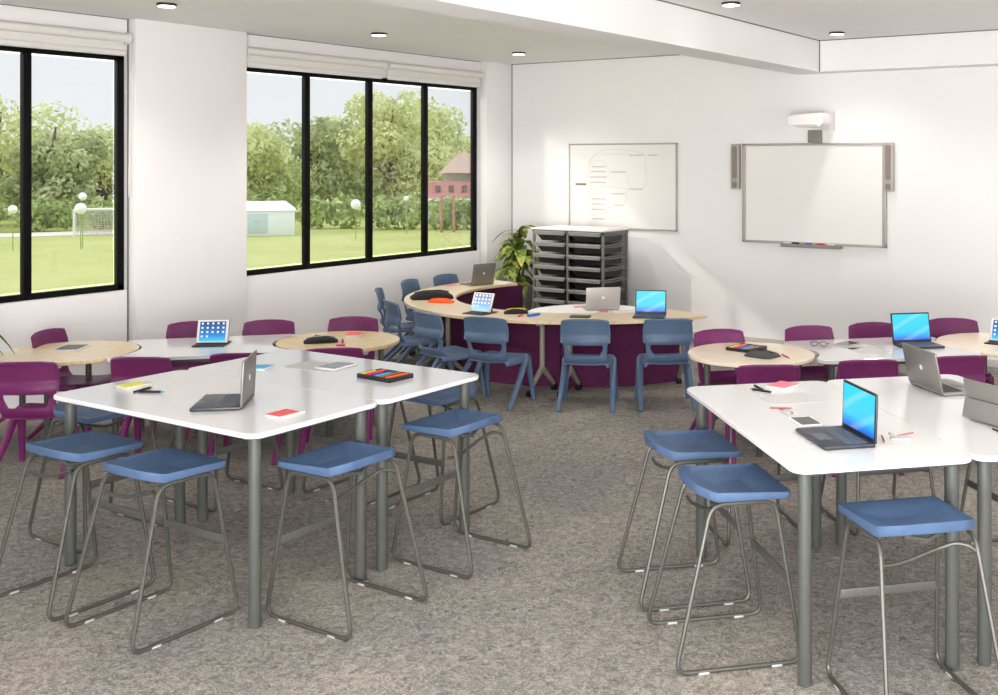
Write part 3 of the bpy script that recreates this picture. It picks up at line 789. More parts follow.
# ------------------------------------------------------------------ devices and stationery
TZ = .760; DZ = LZ
def laptop(x, y, z, rz, label, w=.29, d=.20, h=.19, tilt=12, shell='charcoal', scr='screen', lid='charcoal', keys='keys', group='laptops on the tables'):
    """origin at the hinge line; keyboard toward -y, screen faces -y"""
    t = thing('laptop', label, 'laptop', (x, y, z), rz, group)
    b = MB().box((0, -d/2, .008), (w, d, .014), bev=.005).build('base', M[shell], t)
    k = MB()
    for r in range(5):
        for c_ in range(12): k.box((-w*.43+w*.86*(c_+.5)/12, -d*.12-d*.42*(r+.5)/5, .0162), (w*.86/12*.8, d*.42/5*.78, .0025))
    k.build('keyboard', M[keys], b)
    MB().box((0, -d*.78, .0155), (w*.34, d*.28, .0012), bev=.0004).build('trackpad', M['keys' if shell == 'charcoal' else 'lidgrey'], b)
    rot = Matrix.Rotation(R(-tilt), 3, 'X')
    off = Vector((0, .0, .012))
    l = MB().box(off+rot @ Vector((0, 0, h/2)), (w, .008, h), rot, bev=.003).build('lid', M[lid], t)
    if scr: 
        bz = MB().box(off+rot @ Vector((0, -.0045, h/2)), (w*.985, .0012, h*.975), rot).build('bezel', M['blackp'], l)
        s = MB().box(Vector((0, 0, 0)), (w*.93, .0012, h*.86)).build('screen', M[scr], l)
        s.location = off+rot @ Vector((0, -.0055, h*.52)); s.rotation_euler = (R(-tilt), 0, 0)
    mk = MB(); p = off+rot @ Vector((0, .0046, h*.52))
    mk.prism([(.012*math.cos(2*PI*k_/16), .012*math.sin(2*PI*k_/16)) for k_ in range(16)], -.0005, .0005, axis='Y')
    mo = mk.build('lid_emblem', M['plastic'], l); mo.location = p; mo.rotation_euler = (R(-tilt), 0, 0)
    MB().tube([(-w*.4, .002, .012), (w*.4, .002, .012)], .007, 8).build('hinge', M[shell], t)
    return t
laptop(-3.80, 3.075, TZ, R(-50), 'open black laptop on the left front high table, seen side-on', .275, .205, .192, 3, lid='lidgrey', scr='screenblk')
laptop(-1.378, 3.892, TZ, R(-45.2), 'open black laptop with glowing blue screen on the right front high table', .283, .198, .180, 2)
laptop(-1.408, 4.86, TZ, R(136), 'open silver laptop seen from behind its lid, on the second right high table', .295, .205, .185, 12, 'silver', 'screenoff', 'silver', 'keysdark')
laptop(-2.14, 7.074, DZ, R(43), 'black laptop with bright blue screen on the white low table near the back wall', .275, .19, .195, 12)
laptop(-6.72, 8.22, DZ, R(76), 'silver laptop seen from behind at the far end of the curved desk', .268, .2, .205, 12, 'silver', 'screenoff', 'silver', 'keysdark') .rotation_euler = (0, 0, R(256))
laptop(-4.762, 7.356, DZ+.001, R(223.7), 'pale laptop seen from behind its lid, on the white half round table', .282, .2, .178, 10, 'paleshell', 'screenoff', 'paleshell', 'keysdark')
laptop(-4.285, 7.31, DZ, R(24), 'black laptop with bright blue screen on the right end of the curved desk', .245, .175, .185, 10)
def tablet_flat(x, y, z, rz, label, w=.13, d=.18, body='silver', scr='screenoff', group='tablets lying flat'):
    t = thing('tablet', label, 'tablet', (x, y, z), rz, group)
    b = MB().prism(rrect(w, d, .012, 4), 0, .008, bev=.002).build('body', M[body], t)
    MB().prism(rrect(w*.86, d*.84, .003, 2), .0078, .0086).build('screen', M[scr], b)
tablet_flat(-4.082, 3.844, TZ, R(6), 'white tablet with dark screen lying on a paper sheet on the left high table', z_ if False else .131, .183, 'plastic', 'screenoff') if False else tablet_flat(-4.082, 3.844, TZ+.002, R(6), 'white tablet with dark screen lying on a paper sheet on the left high table', .131, .183, 'plastic', 'screenoff')
tablet_flat(-1.639, 4.009, TZ, R(-45), 'small white tablet with dark screen beside the black laptop on the right high table', .139, .095, 'plastic', 'screenoff')
tablet_flat(-6.723, 4.06, DZ, R(35), 'white tablet with black screen lying flat on the left round wood table', .165, .225, 'plastic', 'screenblk')
tablet_flat(-2.496, 6.828, DZ+.002, R(-12), 'grey tablet lying on papers on the white low table, right of the spectacles', .117, .185, 'eraser', 'screenoff')
tablet_flat(-4.706, 6.948, DZ, R(24), 'black tablet lying on the curved desk behind a blue chair', .16, .11, 'blackp', 'screenblk')
def tablet_stand(x, y, z, rz, label, w=.20, h=.15, tilt=18, kb=.0, keys='keysdark'):
    """origin at the lower edge of the screen, which faces -y"""
    t = thing('propped_tablet', label, 'tablet', (x, y, z), rz, 'tablets propped up')
    rot = Matrix.Rotation(R(-tilt), 3, 'X'); off = Vector((0, 0, .012))
    cv = MB().box(off+rot @ Vector((0, .006, h/2)), (w*1.02, .006, h*1.02), rot, bev=.002)
    cv.box((0, h*.30, .006), (w*1.02, h*.62, .006)); cv.box(Vector((0, h*.50, .05)), (w*.5, .005, .11), Matrix.Rotation(R(28), 3, 'X'), bev=.001)
    cv.build('folding_cover', M['blackp'], t)
    b = MB().box(off+rot @ Vector((0, 0, h/2)), (w, .007, h), rot, bev=.003).build('body', M['plastic'], t)
    s = MB().box((0, 0, 0), (w*.84, .001, h*.86)).build('screen', M['tabscreen'], b)
    s.location = off+rot @ Vector((0, -.0042, h/2)); s.rotation_euler = (R(-tilt), 0, 0)
    ic = MB()
    for r in range(4):
        for c_ in range(5):
            if r == 3 and c_ > 1: continue
            ic.box((-w*.84*.5+w*.84*(c_+.5)/5, -.0008, h*.86*(.40-.22*r)), (w*.062, .001, w*.062))
    ic.build('app_icons', M['icon'], s)
    k = MB(); k.box((0, -.05, .004), (w*1.02, .10, .008), bev=.002); kb_ = k.build('keyboard_cover', M['blackp'], t)
    q = MB()
    for r in range(4):
        for c_ in range(11): q.box((-w*.46+w*.92*(c_+.5)/11, -.018-.02*r, .0087), (w*.92/11*.8, .015, .0016))
    q.build('keyboard', M[keys], kb_)
tablet_stand(-6.075, 4.63, DZ, R(37), 'propped white tablet showing app icons, on the white low table by the pier', .20, .150)
tablet_stand(-5.50, 6.70, DZ, R(2), 'propped white tablet showing app icons, on the curved desk behind a blue chair', .20, .155, 22)
tablet_stand(-1.63, 7.43, DZ, R(-5), 'propped white tablet with keyboard at the right picture edge, on the pale round table', .20, .15, 22).__class__
# silver kickstand device at the right picture edge
t = thing('kickstand_tablet', 'grey kickstand tablet seen from behind at the right picture edge', 'tablet', (-.985, 4.372, TZ), R(149))
rot = Matrix.Rotation(R(-14), 3, 'X'); up = rot @ Vector((0, 0, 1))
MB().box(Vector((0, 0, .005))+up*.082, (.285, .008, .16), rot, bev=.003).build('body', M['lidgrey'], t)
rot2 = Matrix.Rotation(R(12), 3, 'X'); k0 = Vector((0, .008, .005))+up*.085
MB().box(k0+rot2 @ Vector((0, .002, -.041)), (.28, .003, .078), rot2, bev=.001).build('kickstand', M['silver'], t)
MB().box((0, -.10, .004), (.285, .19, .006), bev=.002).build('keyboard_cover', M['blackp'], t)
def notepad(x, y, z, rz, cover, label, w=.086, d=.13, th=.010, cat='notepad', inset=.8):
    t = thing('notepad', label, cat, (x, y, z), rz, 'notepads and notebooks on the tables')
    b = MB().box((0, 0, th/2), (w, d, th), bev=.001).build('pages', M['paper'], t)
    MB().box((0, -d*(1-inset)/2+.001, th+.0008), (w*.97, d*inset, .0018)).build('cover', M[cover], t)
notepad(-4.523, 3.028, TZ, 0, 'yellow', 'yellow notepad near the left corner of the left front high table', .090, .133)
notepad(-3.495, 3.015, TZ, 0, 'red', 'red notepad near the front corner of the left front high table', .088, .132)
notepad(-4.376, 3.622, TZ, R(28), 'cyan', 'small blue notepad behind the black laptop on the left high table', .085, .123)
notepad(-1.975, 4.56, TZ, R(-8), 'pink', 'pink notebook near the far left corner of the right high table', .10, .13, .016, inset=.98)
notepad(-5.534, 5.377, DZ, R(30), 'red', 'red notebook on the tan round table', .10, .14, .014, inset=.98)
def sheet(x, y, z, rz, label, w=.21, d=.297, m='paper', g='loose paper sheets'):
    return tag(MB().box((0, 0, .0006), (w, d, .0012)).build('paper_sheet', M[m]), label, 'paper', g, (x, y, z), rz)
sheet(-4.175, 3.818, TZ, R(4), 'white paper sheet under the tablet on the left high table', .30, .21, 'paperg')
sheet(-1.858, 4.38, TZ, R(-44), 'printed paper sheet beside the pink notebook on the right high table', .19, .25, 'paperg')
sheet(-2.46, 6.80, DZ, R(-14), 'paper sheet under the grey tablet on the white low table', .17, .23, 'paperg')
sheet(-2.31, 6.70, DZ, R(50), 'paper sheet in front of the blue screen laptop on the white low table', .19, .22, 'paperg')
sheet(-6.69, 8.475, DZ, R(20), 'pale paper sheet right of the silver laptop on the curved desk', .15, .2, 'paper')
sheet(-6.95, 8.03, DZ, R(79), 'pink card left of the silver laptop on the curved desk', .15, .1, 'pink')
sheet(-4.688, 7.269, DZ+.001, R(30), 'white sheet with red print before the pale laptop on the half round table', .14, .19, 'paper')
sheet(-4.70, 7.27, DZ+.0024, R(30), 'small red leaflet on the white sheet before the pale laptop', .07, .10, 'red')
sheet(-5.03, 7.416, DZ+.001, R(55), 'red card on the half round table, left of the pale laptop', .1, .07, 'red')
def pen(x0, y0, x1, y1, z, body, label, r=.0042, tip='blackp', cat='pen', g='pens and pencils on the tables'):
    a, b = Vector((x0, y0, 0)), Vector((x1, y1, 0)); d_ = b-a; L_ = d_.length
    t = thing('pen' if cat == 'pen' else 'pencil', label, cat, (x0, y0, z+r), math.atan2(d_.y, d_.x), g)
    MB().tube([(0, 0, 0), (L_*.86, 0, 0)], r, 8).build('barrel', M[body], t)
    MB().tube([(L_*.86, 0, 0), (L_, 0, 0)], r, 8, radii=[r, r*.25]).build('tip', M[tip], t)
    return t
pen(-4.396, 2.942, -4.42, 3.051, TZ, 'blackp', 'black pen with a red tip crossing another beside the yellow notepad', tip='mred', r=.005)
pen(-4.382, 2.960, -4.285, 3.018, TZ+.0, 'blackp', 'black pen with a blue tip beside the yellow notepad', tip='mcyan', r=.005)
pen(-1.977, 4.434, -2.088, 4.45, TZ, 'blackp', 'dark pen with a red end left of the pink notebook', tip='mred', r=.005)
pen(-2.030, 4.462, -2.109, 4.534, TZ, 'blackp', 'dark pen with a blue end left of the pink notebook', tip='mblue', r=.005)
pen(-1.859, 4.157, -1.767, 4.206, TZ, 'pencil', 'reddish pencil lying near the small white tablet, farther one', .003, 'paper', 'pencil')
pen(-1.823, 4.167, -1.722, 4.113, TZ, 'pencil', 'reddish pencil lying against the eraser near the small white tablet', .003, 'paper', 'pencil')
pen(-1.314, 3.961, -1.265, 3.854, TZ, 'pencil', 'short reddish pencil right of the black laptop', .003, 'paper', 'pencil')
pen(-1.249, 3.945, -1.205, 4.03, TZ+.012, 'pencil', 'reddish pencil resting on the grey clip right of the black laptop', .003, 'paper', 'pencil')
pen(-.93, 4.236, -.99, 4.288, TZ, 'blackp', 'black pencil with a yellow tip at the right picture edge', .004, 'yellow', 'pencil')
tag(MB().box((0, 0, .006), (.05, .022, .012), bev=.003).build('eraser', M['eraser']), 'white eraser beside the crossed pencils on the right high table', 'eraser', None, (-1.765, 4.105, TZ), R(-30))
e = thing('stapler', 'small grey stapler right of the black laptop on the right high table', 'stapler', (-1.238, 3.945, TZ), R(30))
MB().box((0, 0, .004), (.075, .02, .008), bev=.002).build('base', M['eraser'], e)
MB().box((-.03, 0, .016), (.03, .018, .008), Matrix.Rotation(R(40), 3, 'Y'), bev=.002).build('lever', M['greyplastic'], e)
# spectacles
s = thing('spectacles', 'thin dark spectacles lying on the white low table before a purple chair', 'glasses', (-2.63, 6.657, DZ), R(10))
fr = MB()
for sx in (-1, 1):
    fr.tube([(sx*.03+.024*math.cos(2*PI*k/14), .0, .02+.016*math.sin(2*PI*k/14)) for k in range(14)], .0022, 6, closed=True)
    fr.tube([(sx*.055, 0, .024), (sx*.058, .05, .020), (sx*.05, .11, .006)], .0022, 6)
fr.tube([(-.008, 0, .024), (.008, 0, .024)], .002, 6); fr.build('frame', M['blackp'], s)
# marker tins
COLS = ['yellow', 'morange', 'mred', 'mpink', 'blackp', 'mblue', 'mcyan', 'mgreen', 'mred', 'blackp', 'morange', 'mred']
NAMES = {'yellow': 'yellow', 'morange': 'orange', 'mred': 'red', 'mpink': 'magenta', 'blackp': 'black', 'mblue': 'blue', 'mcyan': 'light blue', 'mgreen': 'green'}
def tin(x, y, z, rz, w, d, label, where, cols):
    t = thing('marker_tin', label, 'tin', (x, y, z), rz)
    b = MB(); b.box((0, 0, .003), (w, d, .006), bev=.002)
    for sx in (-1, 1): b.box((sx*(w/2-.004), 0, .011), (.008, d, .020), bev=.003)
    for sy in (-1, 1): b.box((0, sy*(d/2-.004), .011), (w, .008, .020), bev=.003)
    b.build('tray', M['blackp'], t)
    n = len(cols); p = (w-.02)/n; r = p*.46
    for k, cn in enumerate(cols):
        xl = -w/2+.01+p*(k+.5); c_, s_ = math.cos(rz), math.sin(rz)
        o = thing('marker', '%s marker in the tin on %s' % (NAMES[cn], where), 'marker', (x+c_*xl, y+s_*xl, z+.007+r), rz, 'markers in the tin on '+where)
        MB().tube([(0, -d/2+.012, 0), (0, d*.16, 0)], r, 8).build('barrel', M[cn], o)
        MB().tube([(0, d*.16, 0), (0, d/2-.012, 0)], r*.96, 8).build('cap', M[cn if k % 3 else 'blackp'], o)
tin(-3.685, 3.78, TZ, R(-3), .225, .155, 'black tin of coloured markers on the left high table', 'the left high table', COLS)
tin(-2.985, 6.31, DZ, R(-6), .19, .20, 'black tin of coloured markers on the pale round table', 'the pale round table', COLS[:10])
# pencil cases: soft pouches
def pouch(x, y, z, rz, w, d, h, m, label, zipm='eraser', name='pencil_case'):
    t = thing(name, label, 'pencil case', (x, y, z), rz, 'pencil cases on the tables')
    b = MB(); rows = []
    for i in range(9):
        u = -1+2*i/8; r = []
        for j in range(13):
            a = PI*j/12
            prof = (1-abs(u)**3.5)
            r.append((u*w/2, -math.cos(a)*d/2*(.75+.25*prof), max(0.0005, math.sin(a)**.6*h*(.35+.65*prof)*(1+.08*math.sin(5*u+x*9+j)))))
        rows.append(r)
    b.grid(rows)
    for r_ in (rows[0], rows[-1]): b.face([b.bm.verts.new(p) for p in r_])
    b.face([b.bm.verts.new(p) for p in [r[0] for r in rows]+[r[-1] for r in rows][::-1]])
    b.build('pouch', M[m], t, ang=60)
    MB().tube([(-w*.42, 0, h*.80), (-w*.2, 0, h*1.01), (w*.2, 0, h*1.01), (w*.42, 0, h*.80)], .004, 6).build('zip', M[zipm], t)
    return t
pouch(-2.80, 6.15, DZ, R(-10), .19, .17, .036, 'greyfab', 'grey pencil case on the pale round table in front of the marker tin', 'blackp')
pen(-2.712, 6.25, -2.615, 6.155, DZ, 'mpink', 'magenta pen by the grey pencil case', tip='yellow', r=.005)
pouch(-5.53, 5.07, DZ, R(50), .22, .12, .04, 'blackfab', 'black pencil case on the tan round table')
pen(-5.74, 5.215, -5.60, 5.215, DZ, 'blackp', 'dark pen with a red end beyond the black pencil case on the tan table', tip='mred', r=.006)
pen(-5.43, 5.17, -5.36, 5.10, DZ, 'blackp', 'black marker lying right of the black pencil case on the tan table', tip='mpink', r=.008)
pen(-5.33, 5.02, -5.28, 5.06, DZ, 'mpink', 'pink pen stub before the black pencil case on the tan table', tip='yellow', r=.006)
pouch(-6.45, 7.19, DZ, R(50), .36, .22, .07, 'blackfab', 'large black pencil case on the left bend of the curved desk', 'blackp')
pouch(-6.20, 7.03, DZ, R(20), .22, .11, .035, 'orange', 'orange pencil case beside the large black one on the curved desk', 'mred')
pouch(-5.25, 6.84, DZ, R(40), .19, .10, .038, 'blackfab', 'black pencil case with a yellow zip on the curved desk', 'yellow')
pen(-5.06, 6.74, -5.03, 6.87, DZ, 'mblue', 'blue marker on the curved desk right of the yellow zip pencil case', tip='mblue', r=.01)
pen(-5.10, 6.68, -5.13, 6.77, DZ, 'mpink', 'pink marker on the curved desk before the yellow zip pencil case', tip='paper', r=.008)

# ------------------------------------------------------------------ plants
def leafblade(m, base, direction, L_, wd, droop, roll=0, fold=.25):
    d = Vector((direction[0], direction[1], 0)).normalized(); side = Vector((-d.y, d.x, 0))
    el = direction[2]; rows = []
    for i in range(9):
        t = i/8
        x = L_*t*math.cos(el)*(1-.12*droop*t); z = L_*t*math.sin(el)-droop*L_*t*t
        w_ = wd*(math.sin(PI*min(1, t*.92+.06))**.8)*(1-.15*t)+.0008
        c_ = Vector(base)+d*x+Vector((0, 0, z))
        up = Vector((0, 0, 1))*w_*fold
        rows.append([c_-side*w_+up, c_-side*w_*.5+up*.35, c_, c_+side*w_*.5+up*.35, c_+side*w_+up])
    m.grid(rows)
def plant(x, y, label, h, r, n, lm, Ls, wd, pot_r=.15, pot_h=.45, seed=1, sq=1, fold=.25):
    rnd = random.Random(seed)
    t = thing('potted_plant', label, 'plant', (x, y, 0))
    MB().lathe([(pot_r*.72, 0), (pot_r*.78, .01), (pot_r, pot_h-.03), (pot_r, pot_h), (pot_r*.9, pot_h), (pot_r*.88, pot_h-.04), (.01, pot_h-.04)], 32).build('pot', M['pot'], t)
    MB().lathe([(pot_r*.86, pot_h-.045), (pot_r*.85, pot_h-.03), (.02, pot_h-.025)], 24).build('soil', M['soil'], t)
    st = MB(); lf = MB()
    stems = [(0, 0, h*.86), (.05, .03, h*.66), (-.06, .02, h*.74), (.01, -.06, h*.55)]
    tops = []
    for sx, sy, sh in stems:
        p = [(sx*.4, sy*.4, pot_h-.04), (sx*.8, sy*.8, (pot_h+sh)/2), (sx*1.5, sy*1.5, sh)]
        st.tube(p, .010, 8, radii=[.012, .010, .007]); tops.append((p, sh))
    for k in range(n):
        p, sh = tops[k % len(tops)]
        f = rnd.uniform(.1, 1) if k > 8 else 1.0
        b = Vector(p[1])*(1-f)+Vector(p[2])*f if f < 1 else Vector(p[2])
        a = k*2.39996+rnd.uniform(-.4, .4)
        leafblade(lf, b, (math.cos(a), math.sin(a)*sq, rnd.uniform(-.1, .9) if f < 1 else rnd.uniform(.2, 1.1)), Ls*rnd.uniform(.7, 1.15), wd*rnd.uniform(.8, 1.2), rnd.uniform(.35, .95), fold=fold)
    st.build('stem', M['stem'], t); lf.build('foliage', lm, t, ang=80)
plant(-7.06, 9.25, 'leafy variegated potted plant in the room corner beside the tray unit', 1.20, .3, 54, M['leaf'], .33, .062, .15, .45, 5, fold=.1)
plant(-7.03, 3.41, 'dark leaved potted plant at the left picture edge below the near window', 1.18, .3, 46, M['leafdk'], .42, .022, .14, .40, 8)

# ------------------------------------------------------------------ outdoors
GZ = -.9
struct(MB().box((-40.8, 30, GZ-.1), (66, 130, .2)).build('lawn', M['lawn']))
def far(deg, dist): return -math.sin(R(deg))*dist, math.cos(R(deg))*dist
struct(MB().box((*far(61.2, 44), GZ+.02), (9, 2.2, .04), Matrix.Rotation(R(61.2), 3, 'Z')).build('path', M['path']))
def cards(m, c, rad, n, size, rnd, shell=.55):
    for _ in range(n):
        while True:
            v = Vector((rnd.uniform(-1, 1), rnd.uniform(-1, 1), rnd.uniform(-1, 1)))
            if shell < v.length < 1: break
        p = Vector(c)+Vector((v.x*rad[0], v.y*rad[1], v.z*rad[2]))
        nn = (v+Vector((rnd.uniform(-.8, .8), rnd.uniform(-.8, .8), rnd.uniform(-.4, .9)))).normalized()
        a, b = frame_from(nn); s = size*rnd.uniform(.6, 1.3); th = rnd.uniform(0, PI)
        a, b = a*math.cos(th)+b*math.sin(th), b*math.cos(th)-a*math.sin(th)
        m.face([m.bm.verts.new(p+a*s*q[0]+b*s*q[1]) for q in ((-1, -.1), (0, -.5), (1, .1), (0, .55))])
def tree(deg, dist, top, wid, label, lm='tree', seed=1, trunk=True, low=.06, n=7000, size=.15):
    """top = crown height above the lawn"""
    rnd = random.Random(seed); x, y = far(deg, dist)
    t = thing('tree', label, 'tree', (x, y, GZ), 0, 'trees beyond the lawn')
    cz = top*(.5+low/2); rz_ = top*(.5-low/2)
    tr = MB(); tr.tube([(0, 0, 0), (.1, .05, top*.3), (-.1, 0, top*.55), (.1, .1, top*.85)], .2, 8, radii=[.22, .16, .11, .04])
    blobs = []
    for k in range(11):
        a = rnd.uniform(0, 2*PI); q = rnd.uniform(.2, .72)
        zz = cz+rz_*rnd.uniform(-.7, .62)
        k_ = 1-max(0, (zz-cz)/rz_)*.5
        b = (wid/2*q*math.cos(a)*k_, wid/2*q*math.sin(a)*k_, zz); blobs.append(b)
        tr.tube([(0, 0, top*.25), (b[0]*.5, b[1]*.5, b[2]*.7), b], .05, 5, radii=[.09, .06, .025])
    tr.build('trunk', M['bark'], t)
    cr = MB()
    for b in blobs:
        r = wid*.24*rnd.uniform(.8, 1.2); cards(cr, b, (r, r, min(r*.8, max(.3, top-b[2]))), n//11, size, rnd, .35)
    cr.build('crown', M[lm], t, ang=1)
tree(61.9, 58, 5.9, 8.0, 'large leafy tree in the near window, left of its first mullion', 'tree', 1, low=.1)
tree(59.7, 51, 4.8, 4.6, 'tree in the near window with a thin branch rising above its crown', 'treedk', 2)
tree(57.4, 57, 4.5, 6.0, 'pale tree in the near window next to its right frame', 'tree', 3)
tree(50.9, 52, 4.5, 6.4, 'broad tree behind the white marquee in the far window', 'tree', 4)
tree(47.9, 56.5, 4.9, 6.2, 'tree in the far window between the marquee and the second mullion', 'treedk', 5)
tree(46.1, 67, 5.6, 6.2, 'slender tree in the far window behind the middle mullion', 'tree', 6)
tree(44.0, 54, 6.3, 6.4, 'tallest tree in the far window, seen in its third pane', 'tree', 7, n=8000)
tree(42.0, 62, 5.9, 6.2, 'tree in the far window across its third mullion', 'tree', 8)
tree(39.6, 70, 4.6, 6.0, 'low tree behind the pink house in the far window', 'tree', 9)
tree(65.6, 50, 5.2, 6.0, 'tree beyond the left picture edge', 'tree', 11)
def hedge(d0, d1, dist, h, label, seed, lm='hedge'):
    rnd = random.Random(seed); m = MB()
    a, b = Vector(far(d0, dist)), Vector(far(d1, dist)); n = int((b-a).length/.7)
    o0 = (a+b)/2
    for k in range(n+1):
        p = a.lerp(b, k/max(1, n))-o0
        cards(m, (p.x, p.y, h*.5), (.75, .75, h*.55*rnd.uniform(.85, 1.15)), 190, .16, rnd, .5)
    return tag(m.build('hedge', M[lm], ang=1), label, 'hedge', 'hedges along the lawn', (o0.x, o0.y, GZ))
hedge(60.4, 59.3, 46, 1.25, 'clipped hedge left of the football goal in the near window', 1)
hedge(64.5, 62.4, 46.5, 1.5, 'hedge at the left edge of the near window', 2)
hedge(57.3, 55.8, 46, 1.25, 'hedge behind the football goal in the near window', 6)
hedge(47.7, 46.2, 44, 1.3, 'pale hedge right of the marquee in the far window', 3)
hedge(44.4, 43.2, 43, 1.35, 'hedge across the third pane of the far window', 4)
hedge(41.3, 39.0, 42.5, 1.2, 'hedge before the pink house in the far window', 5)
hedge(52.5, 49.8, 46, 1.5, 'hedge behind the white marquee', 7)
# white marquee
x, y = far(51.0, 41.5)
t = thing('marquee', 'small white marquee with glazed side on the lawn, in the far window', 'marquee', (x, y, GZ), R(50))
def gable(m, w, d, h0, h1): m.prism([(-w/2, 0), (w/2, 0), (w/2, h0), (0, h1), (-w/2, h0)], -d/2, d/2, axis='Y')
m = MB(); m.box((0, 0, .46), (3.2, 2.4, .92), bev=.02); m.build('walls', M['tent'], t)
m = MB(); rows = [(-1.66, -1.25, .90), (1.66, -1.25, .90), (1.66, 1.25, .90), (-1.66, 1.25, .90)]
vs = [m.bm.verts.new(p) for p in rows]; a, b = m.bm.verts.new((-1.3, 0, 1.2)), m.bm.verts.new((1.3, 0, 1.2))
m.face([vs[0], vs[1], b, a]); m.face([vs[1], vs[2], b]); m.face([vs[2], vs[3], a, b]); m.face([vs[3], vs[0], a]); m.face(vs[::-1]); m.build('roof', M['tent'], t, ang=10)
m = MB()
for k in range(3): m.box((-1.15+.75*k, -1.21, .45), (.66, .03, .68), bev=.005)
m.build('side_window', M['tentglass'], t)
# football goal
x, y = far(57.1, 42.4)
t = thing('football_goal', 'white football goal with net standing on the lawn in the near window', 'goal', (x, y, GZ), R(52))
m = MB(); m.tube(fillet([(-1.25, 0, 0), (-1.25, 0, .95), (1.25, 0, .95), (1.25, 0, 0)], .03, 2), .05, 8); m.build('posts', M['plastic'], t)
m = MB()
for k in range(26):
    xx = -1.25+2.5*k/25; m.tube([(xx, 0, .93), (xx, .35, .90), (xx, 1.0, 0.02)], .012, 4)
for k in range(12):
    q = k/11; yy = .35+.65*q; zz = .90-.88*q; m.tube([(-1.25, yy, zz), (1.25, yy, zz)], .012, 4)
m.build('net', M['goalnet'], t)
# pink house
x, y = far(40.2, 47)
t = thing('house', 'pink house with a pale hipped roof, last pane of the far window', 'house', (x, y, GZ), R(40))
m = MB(); m.box((0, 0, .55), (3.0, 2.2, 1.1)); m.box((.3, .1, 1.9), (2.2, 1.8, .7)); m.build('wall', M['housegrey'], t)
m = MB(); m.box((0, 0, 1.42), (3.04, 2.24, .72)); m.build('pink_storey', M['housewall'], t)
m = MB(); q = [m.bm.verts.new(p) for p in ((-1.05, -1.25, 2.15), (1.75, -1.25, 2.15), (1.75, 1.25, 2.15), (-1.05, 1.25, 2.15))]; a, b = m.bm.verts.new((-.25, 0, 3.0)), m.bm.verts.new((.95, 0, 3.0))
m.face([q[0], q[1], b, a]); m.face([q[1], q[2], b]); m.face([q[2], q[3], a, b]); m.face([q[3], q[0], a]); m.face(q[::-1]); m.build('roof', M['houseroof'], t, ang=10)
m = MB(); m.box((0, -1.2, 1.03), (3.1, .3, .10)); m.build('balcony_ledge', M['tent'], t)
for k in range(5): MB().box((-1.1+.55*k, -1.13, 1.48), (.22, .04, .3), bev=.01).build('window', M['housewin'], t)
for k in range(4): MB().box((-.9+.6*k, -1.11, .5), (.3, .04, .45), bev=.01).build('window', M['housewin'], t)
for dg, lb in ((41.4, 'brown post before the pink house, left one'), (40.75, 'brown post before the pink house, right one')):
    x, y = far(dg, 40.8); tag(MB().cyl((0, 0, 0), (0, 0, 1.35), .06, .05, 10).build('wooden_post', M['postbrown']), lb, 'post', 'posts by the hedge', (x, y, GZ))
# white balls imitating lamp reflections in the panes, carried by added poles
for dg, dist, zz, r, lb in ((58.42, 37, .68, .12, 'white ball imitating a lamp reflection above the football goal, upper one'), (58.50, 36.5, .33, .17, 'white ball imitating a lamp reflection above the football goal, lower one'),
                            (61.3, 37, .32, .13, 'white ball imitating a lamp reflection beside the mullion of the near window'), (45.75, 38, .28, .17, 'white ball imitating a lamp reflection beside the middle mullion of the far window'),
                            (43.2, 40, .40, .09, 'small white ball imitating a lamp reflection in the third pane of the far window')):
    x, y = far(dg, dist); t = thing('reflection_ball', lb, 'reflection', (x, y, GZ), 0, 'balls imitating lamp reflections')
    m = MB(); bmesh.ops.create_uvsphere(m.bm, u_segments=20, v_segments=12, radius=r)
    for v in m.bm.verts: v.co.z += zz-GZ-.0
    m.build('globe', M['globe'], t)
    MB().cyl((0, 0, 0), (0, 0, zz-GZ-r*.9), .016, .012, 8).build('pole', M['greenpole'], t)

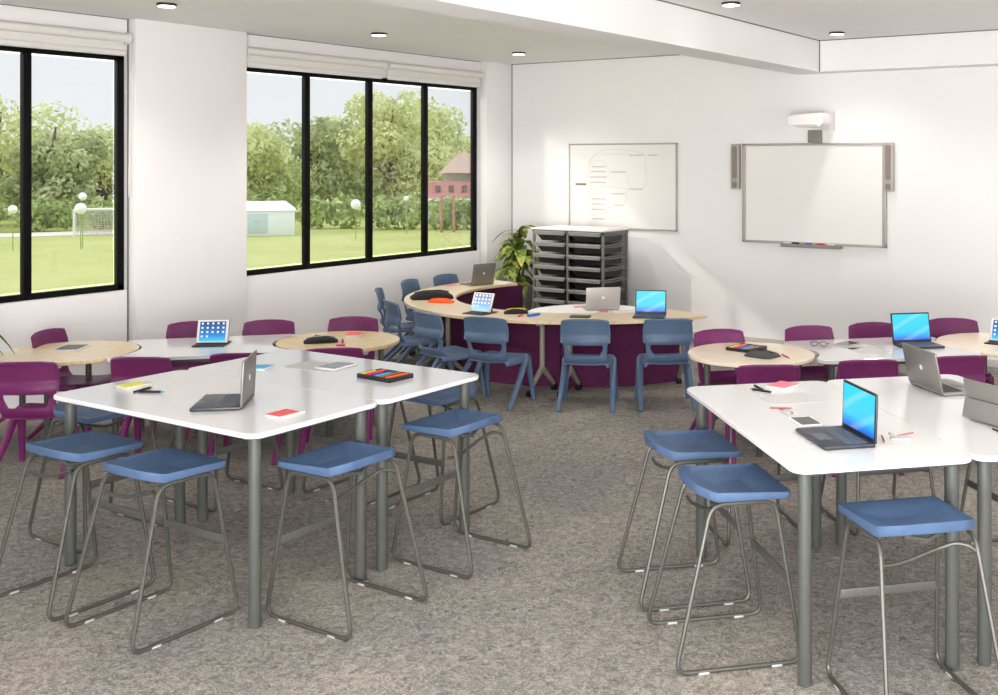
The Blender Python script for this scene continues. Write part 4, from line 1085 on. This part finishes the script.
# ------------------------------------------------------------------ light
wd = bpy.data.worlds.new('sky'); sc.world = wd; wd.use_nodes = True
nt = wd.node_tree; N, L = nt.nodes, nt.links
bg = N['Background']
tc = N.new('ShaderNodeTexCoord'); sp = N.new('ShaderNodeSeparateXYZ'); L.new(tc.outputs['Generated'], sp.inputs[0])
cr = N.new('ShaderNodeValToRGB'); e = cr.color_ramp.elements
e[0].position = 0; e[0].color = (.48, .49, .50, 1); e[1].position = .7; e[1].color = (.86, .93, 1.0, 1)     # overcast: the zenith brighter than the horizon
k = e.new(.2); k.color = (.47, .495, .52, 1)
L.new(sp.outputs['Z'], cr.inputs['Fac'])
L.new(cr.outputs['Color'], bg.inputs['Color']); bg.inputs['Strength'].default_value = 3.4
sun = bpy.data.lights.new('sun', 'SUN'); sun.energy = 2.2; sun.angle = R(1.5); sun.color = (1, .94, .84)
so = bpy.data.objects.new('sun', sun); col.objects.link(so)
so.rotation_euler = Vector((.72, .695, -.52)).to_track_quat('-Z', 'Y').to_euler()
def area(loc, target, sx, sy, e, c=(.975, .985, .99)):  # soft fill added to brighten the room, no fixture belongs to it
    l = bpy.data.lights.new('fill_light', 'AREA'); l.shape = 'RECTANGLE'; l.size = sx; l.size_y = sy; l.energy = e; l.color = c
    o = bpy.data.objects.new('fill_light', l); col.objects.link(o); o.location = loc
    o.rotation_euler = (Vector(target)-Vector(loc)).to_track_quat('-Z', 'Y').to_euler()
area((-.8, -1.45, 1.5), (-2.4, 6, 1.8), 5.5, 2.4, 150)  # added frontal fill, unseen behind the camera
area((2.55, 4.6, 1.6), (-4, 5.2, 1.9), 7.0, 2.0, 66)  # added side fill in front of the unseen right wall
area((-1.0, -1.3, .9), (-3.8, 6.0, 3.6), 6.0, 1.5, 690)  # added upward fill that lifts the ceiling, unseen behind the camera

cam = bpy.data.cameras.new('camera'); co = bpy.data.objects.new('camera', cam); col.objects.link(co)
co.location = (0, 0, 1.8); co.rotation_euler = (R(90), 0, .5533)
cam.sensor_fit = 'HORIZONTAL'; cam.sensor_width = 36; cam.lens = 1078.9/998*36
cam.shift_x = (499-625.7)/998; cam.shift_y = -(347.5-159.92)/998; cam.clip_end = 300
sc.camera = co
sc.view_settings.view_transform = 'Standard'; sc.view_settings.look = 'None'; sc.view_settings.exposure = .05
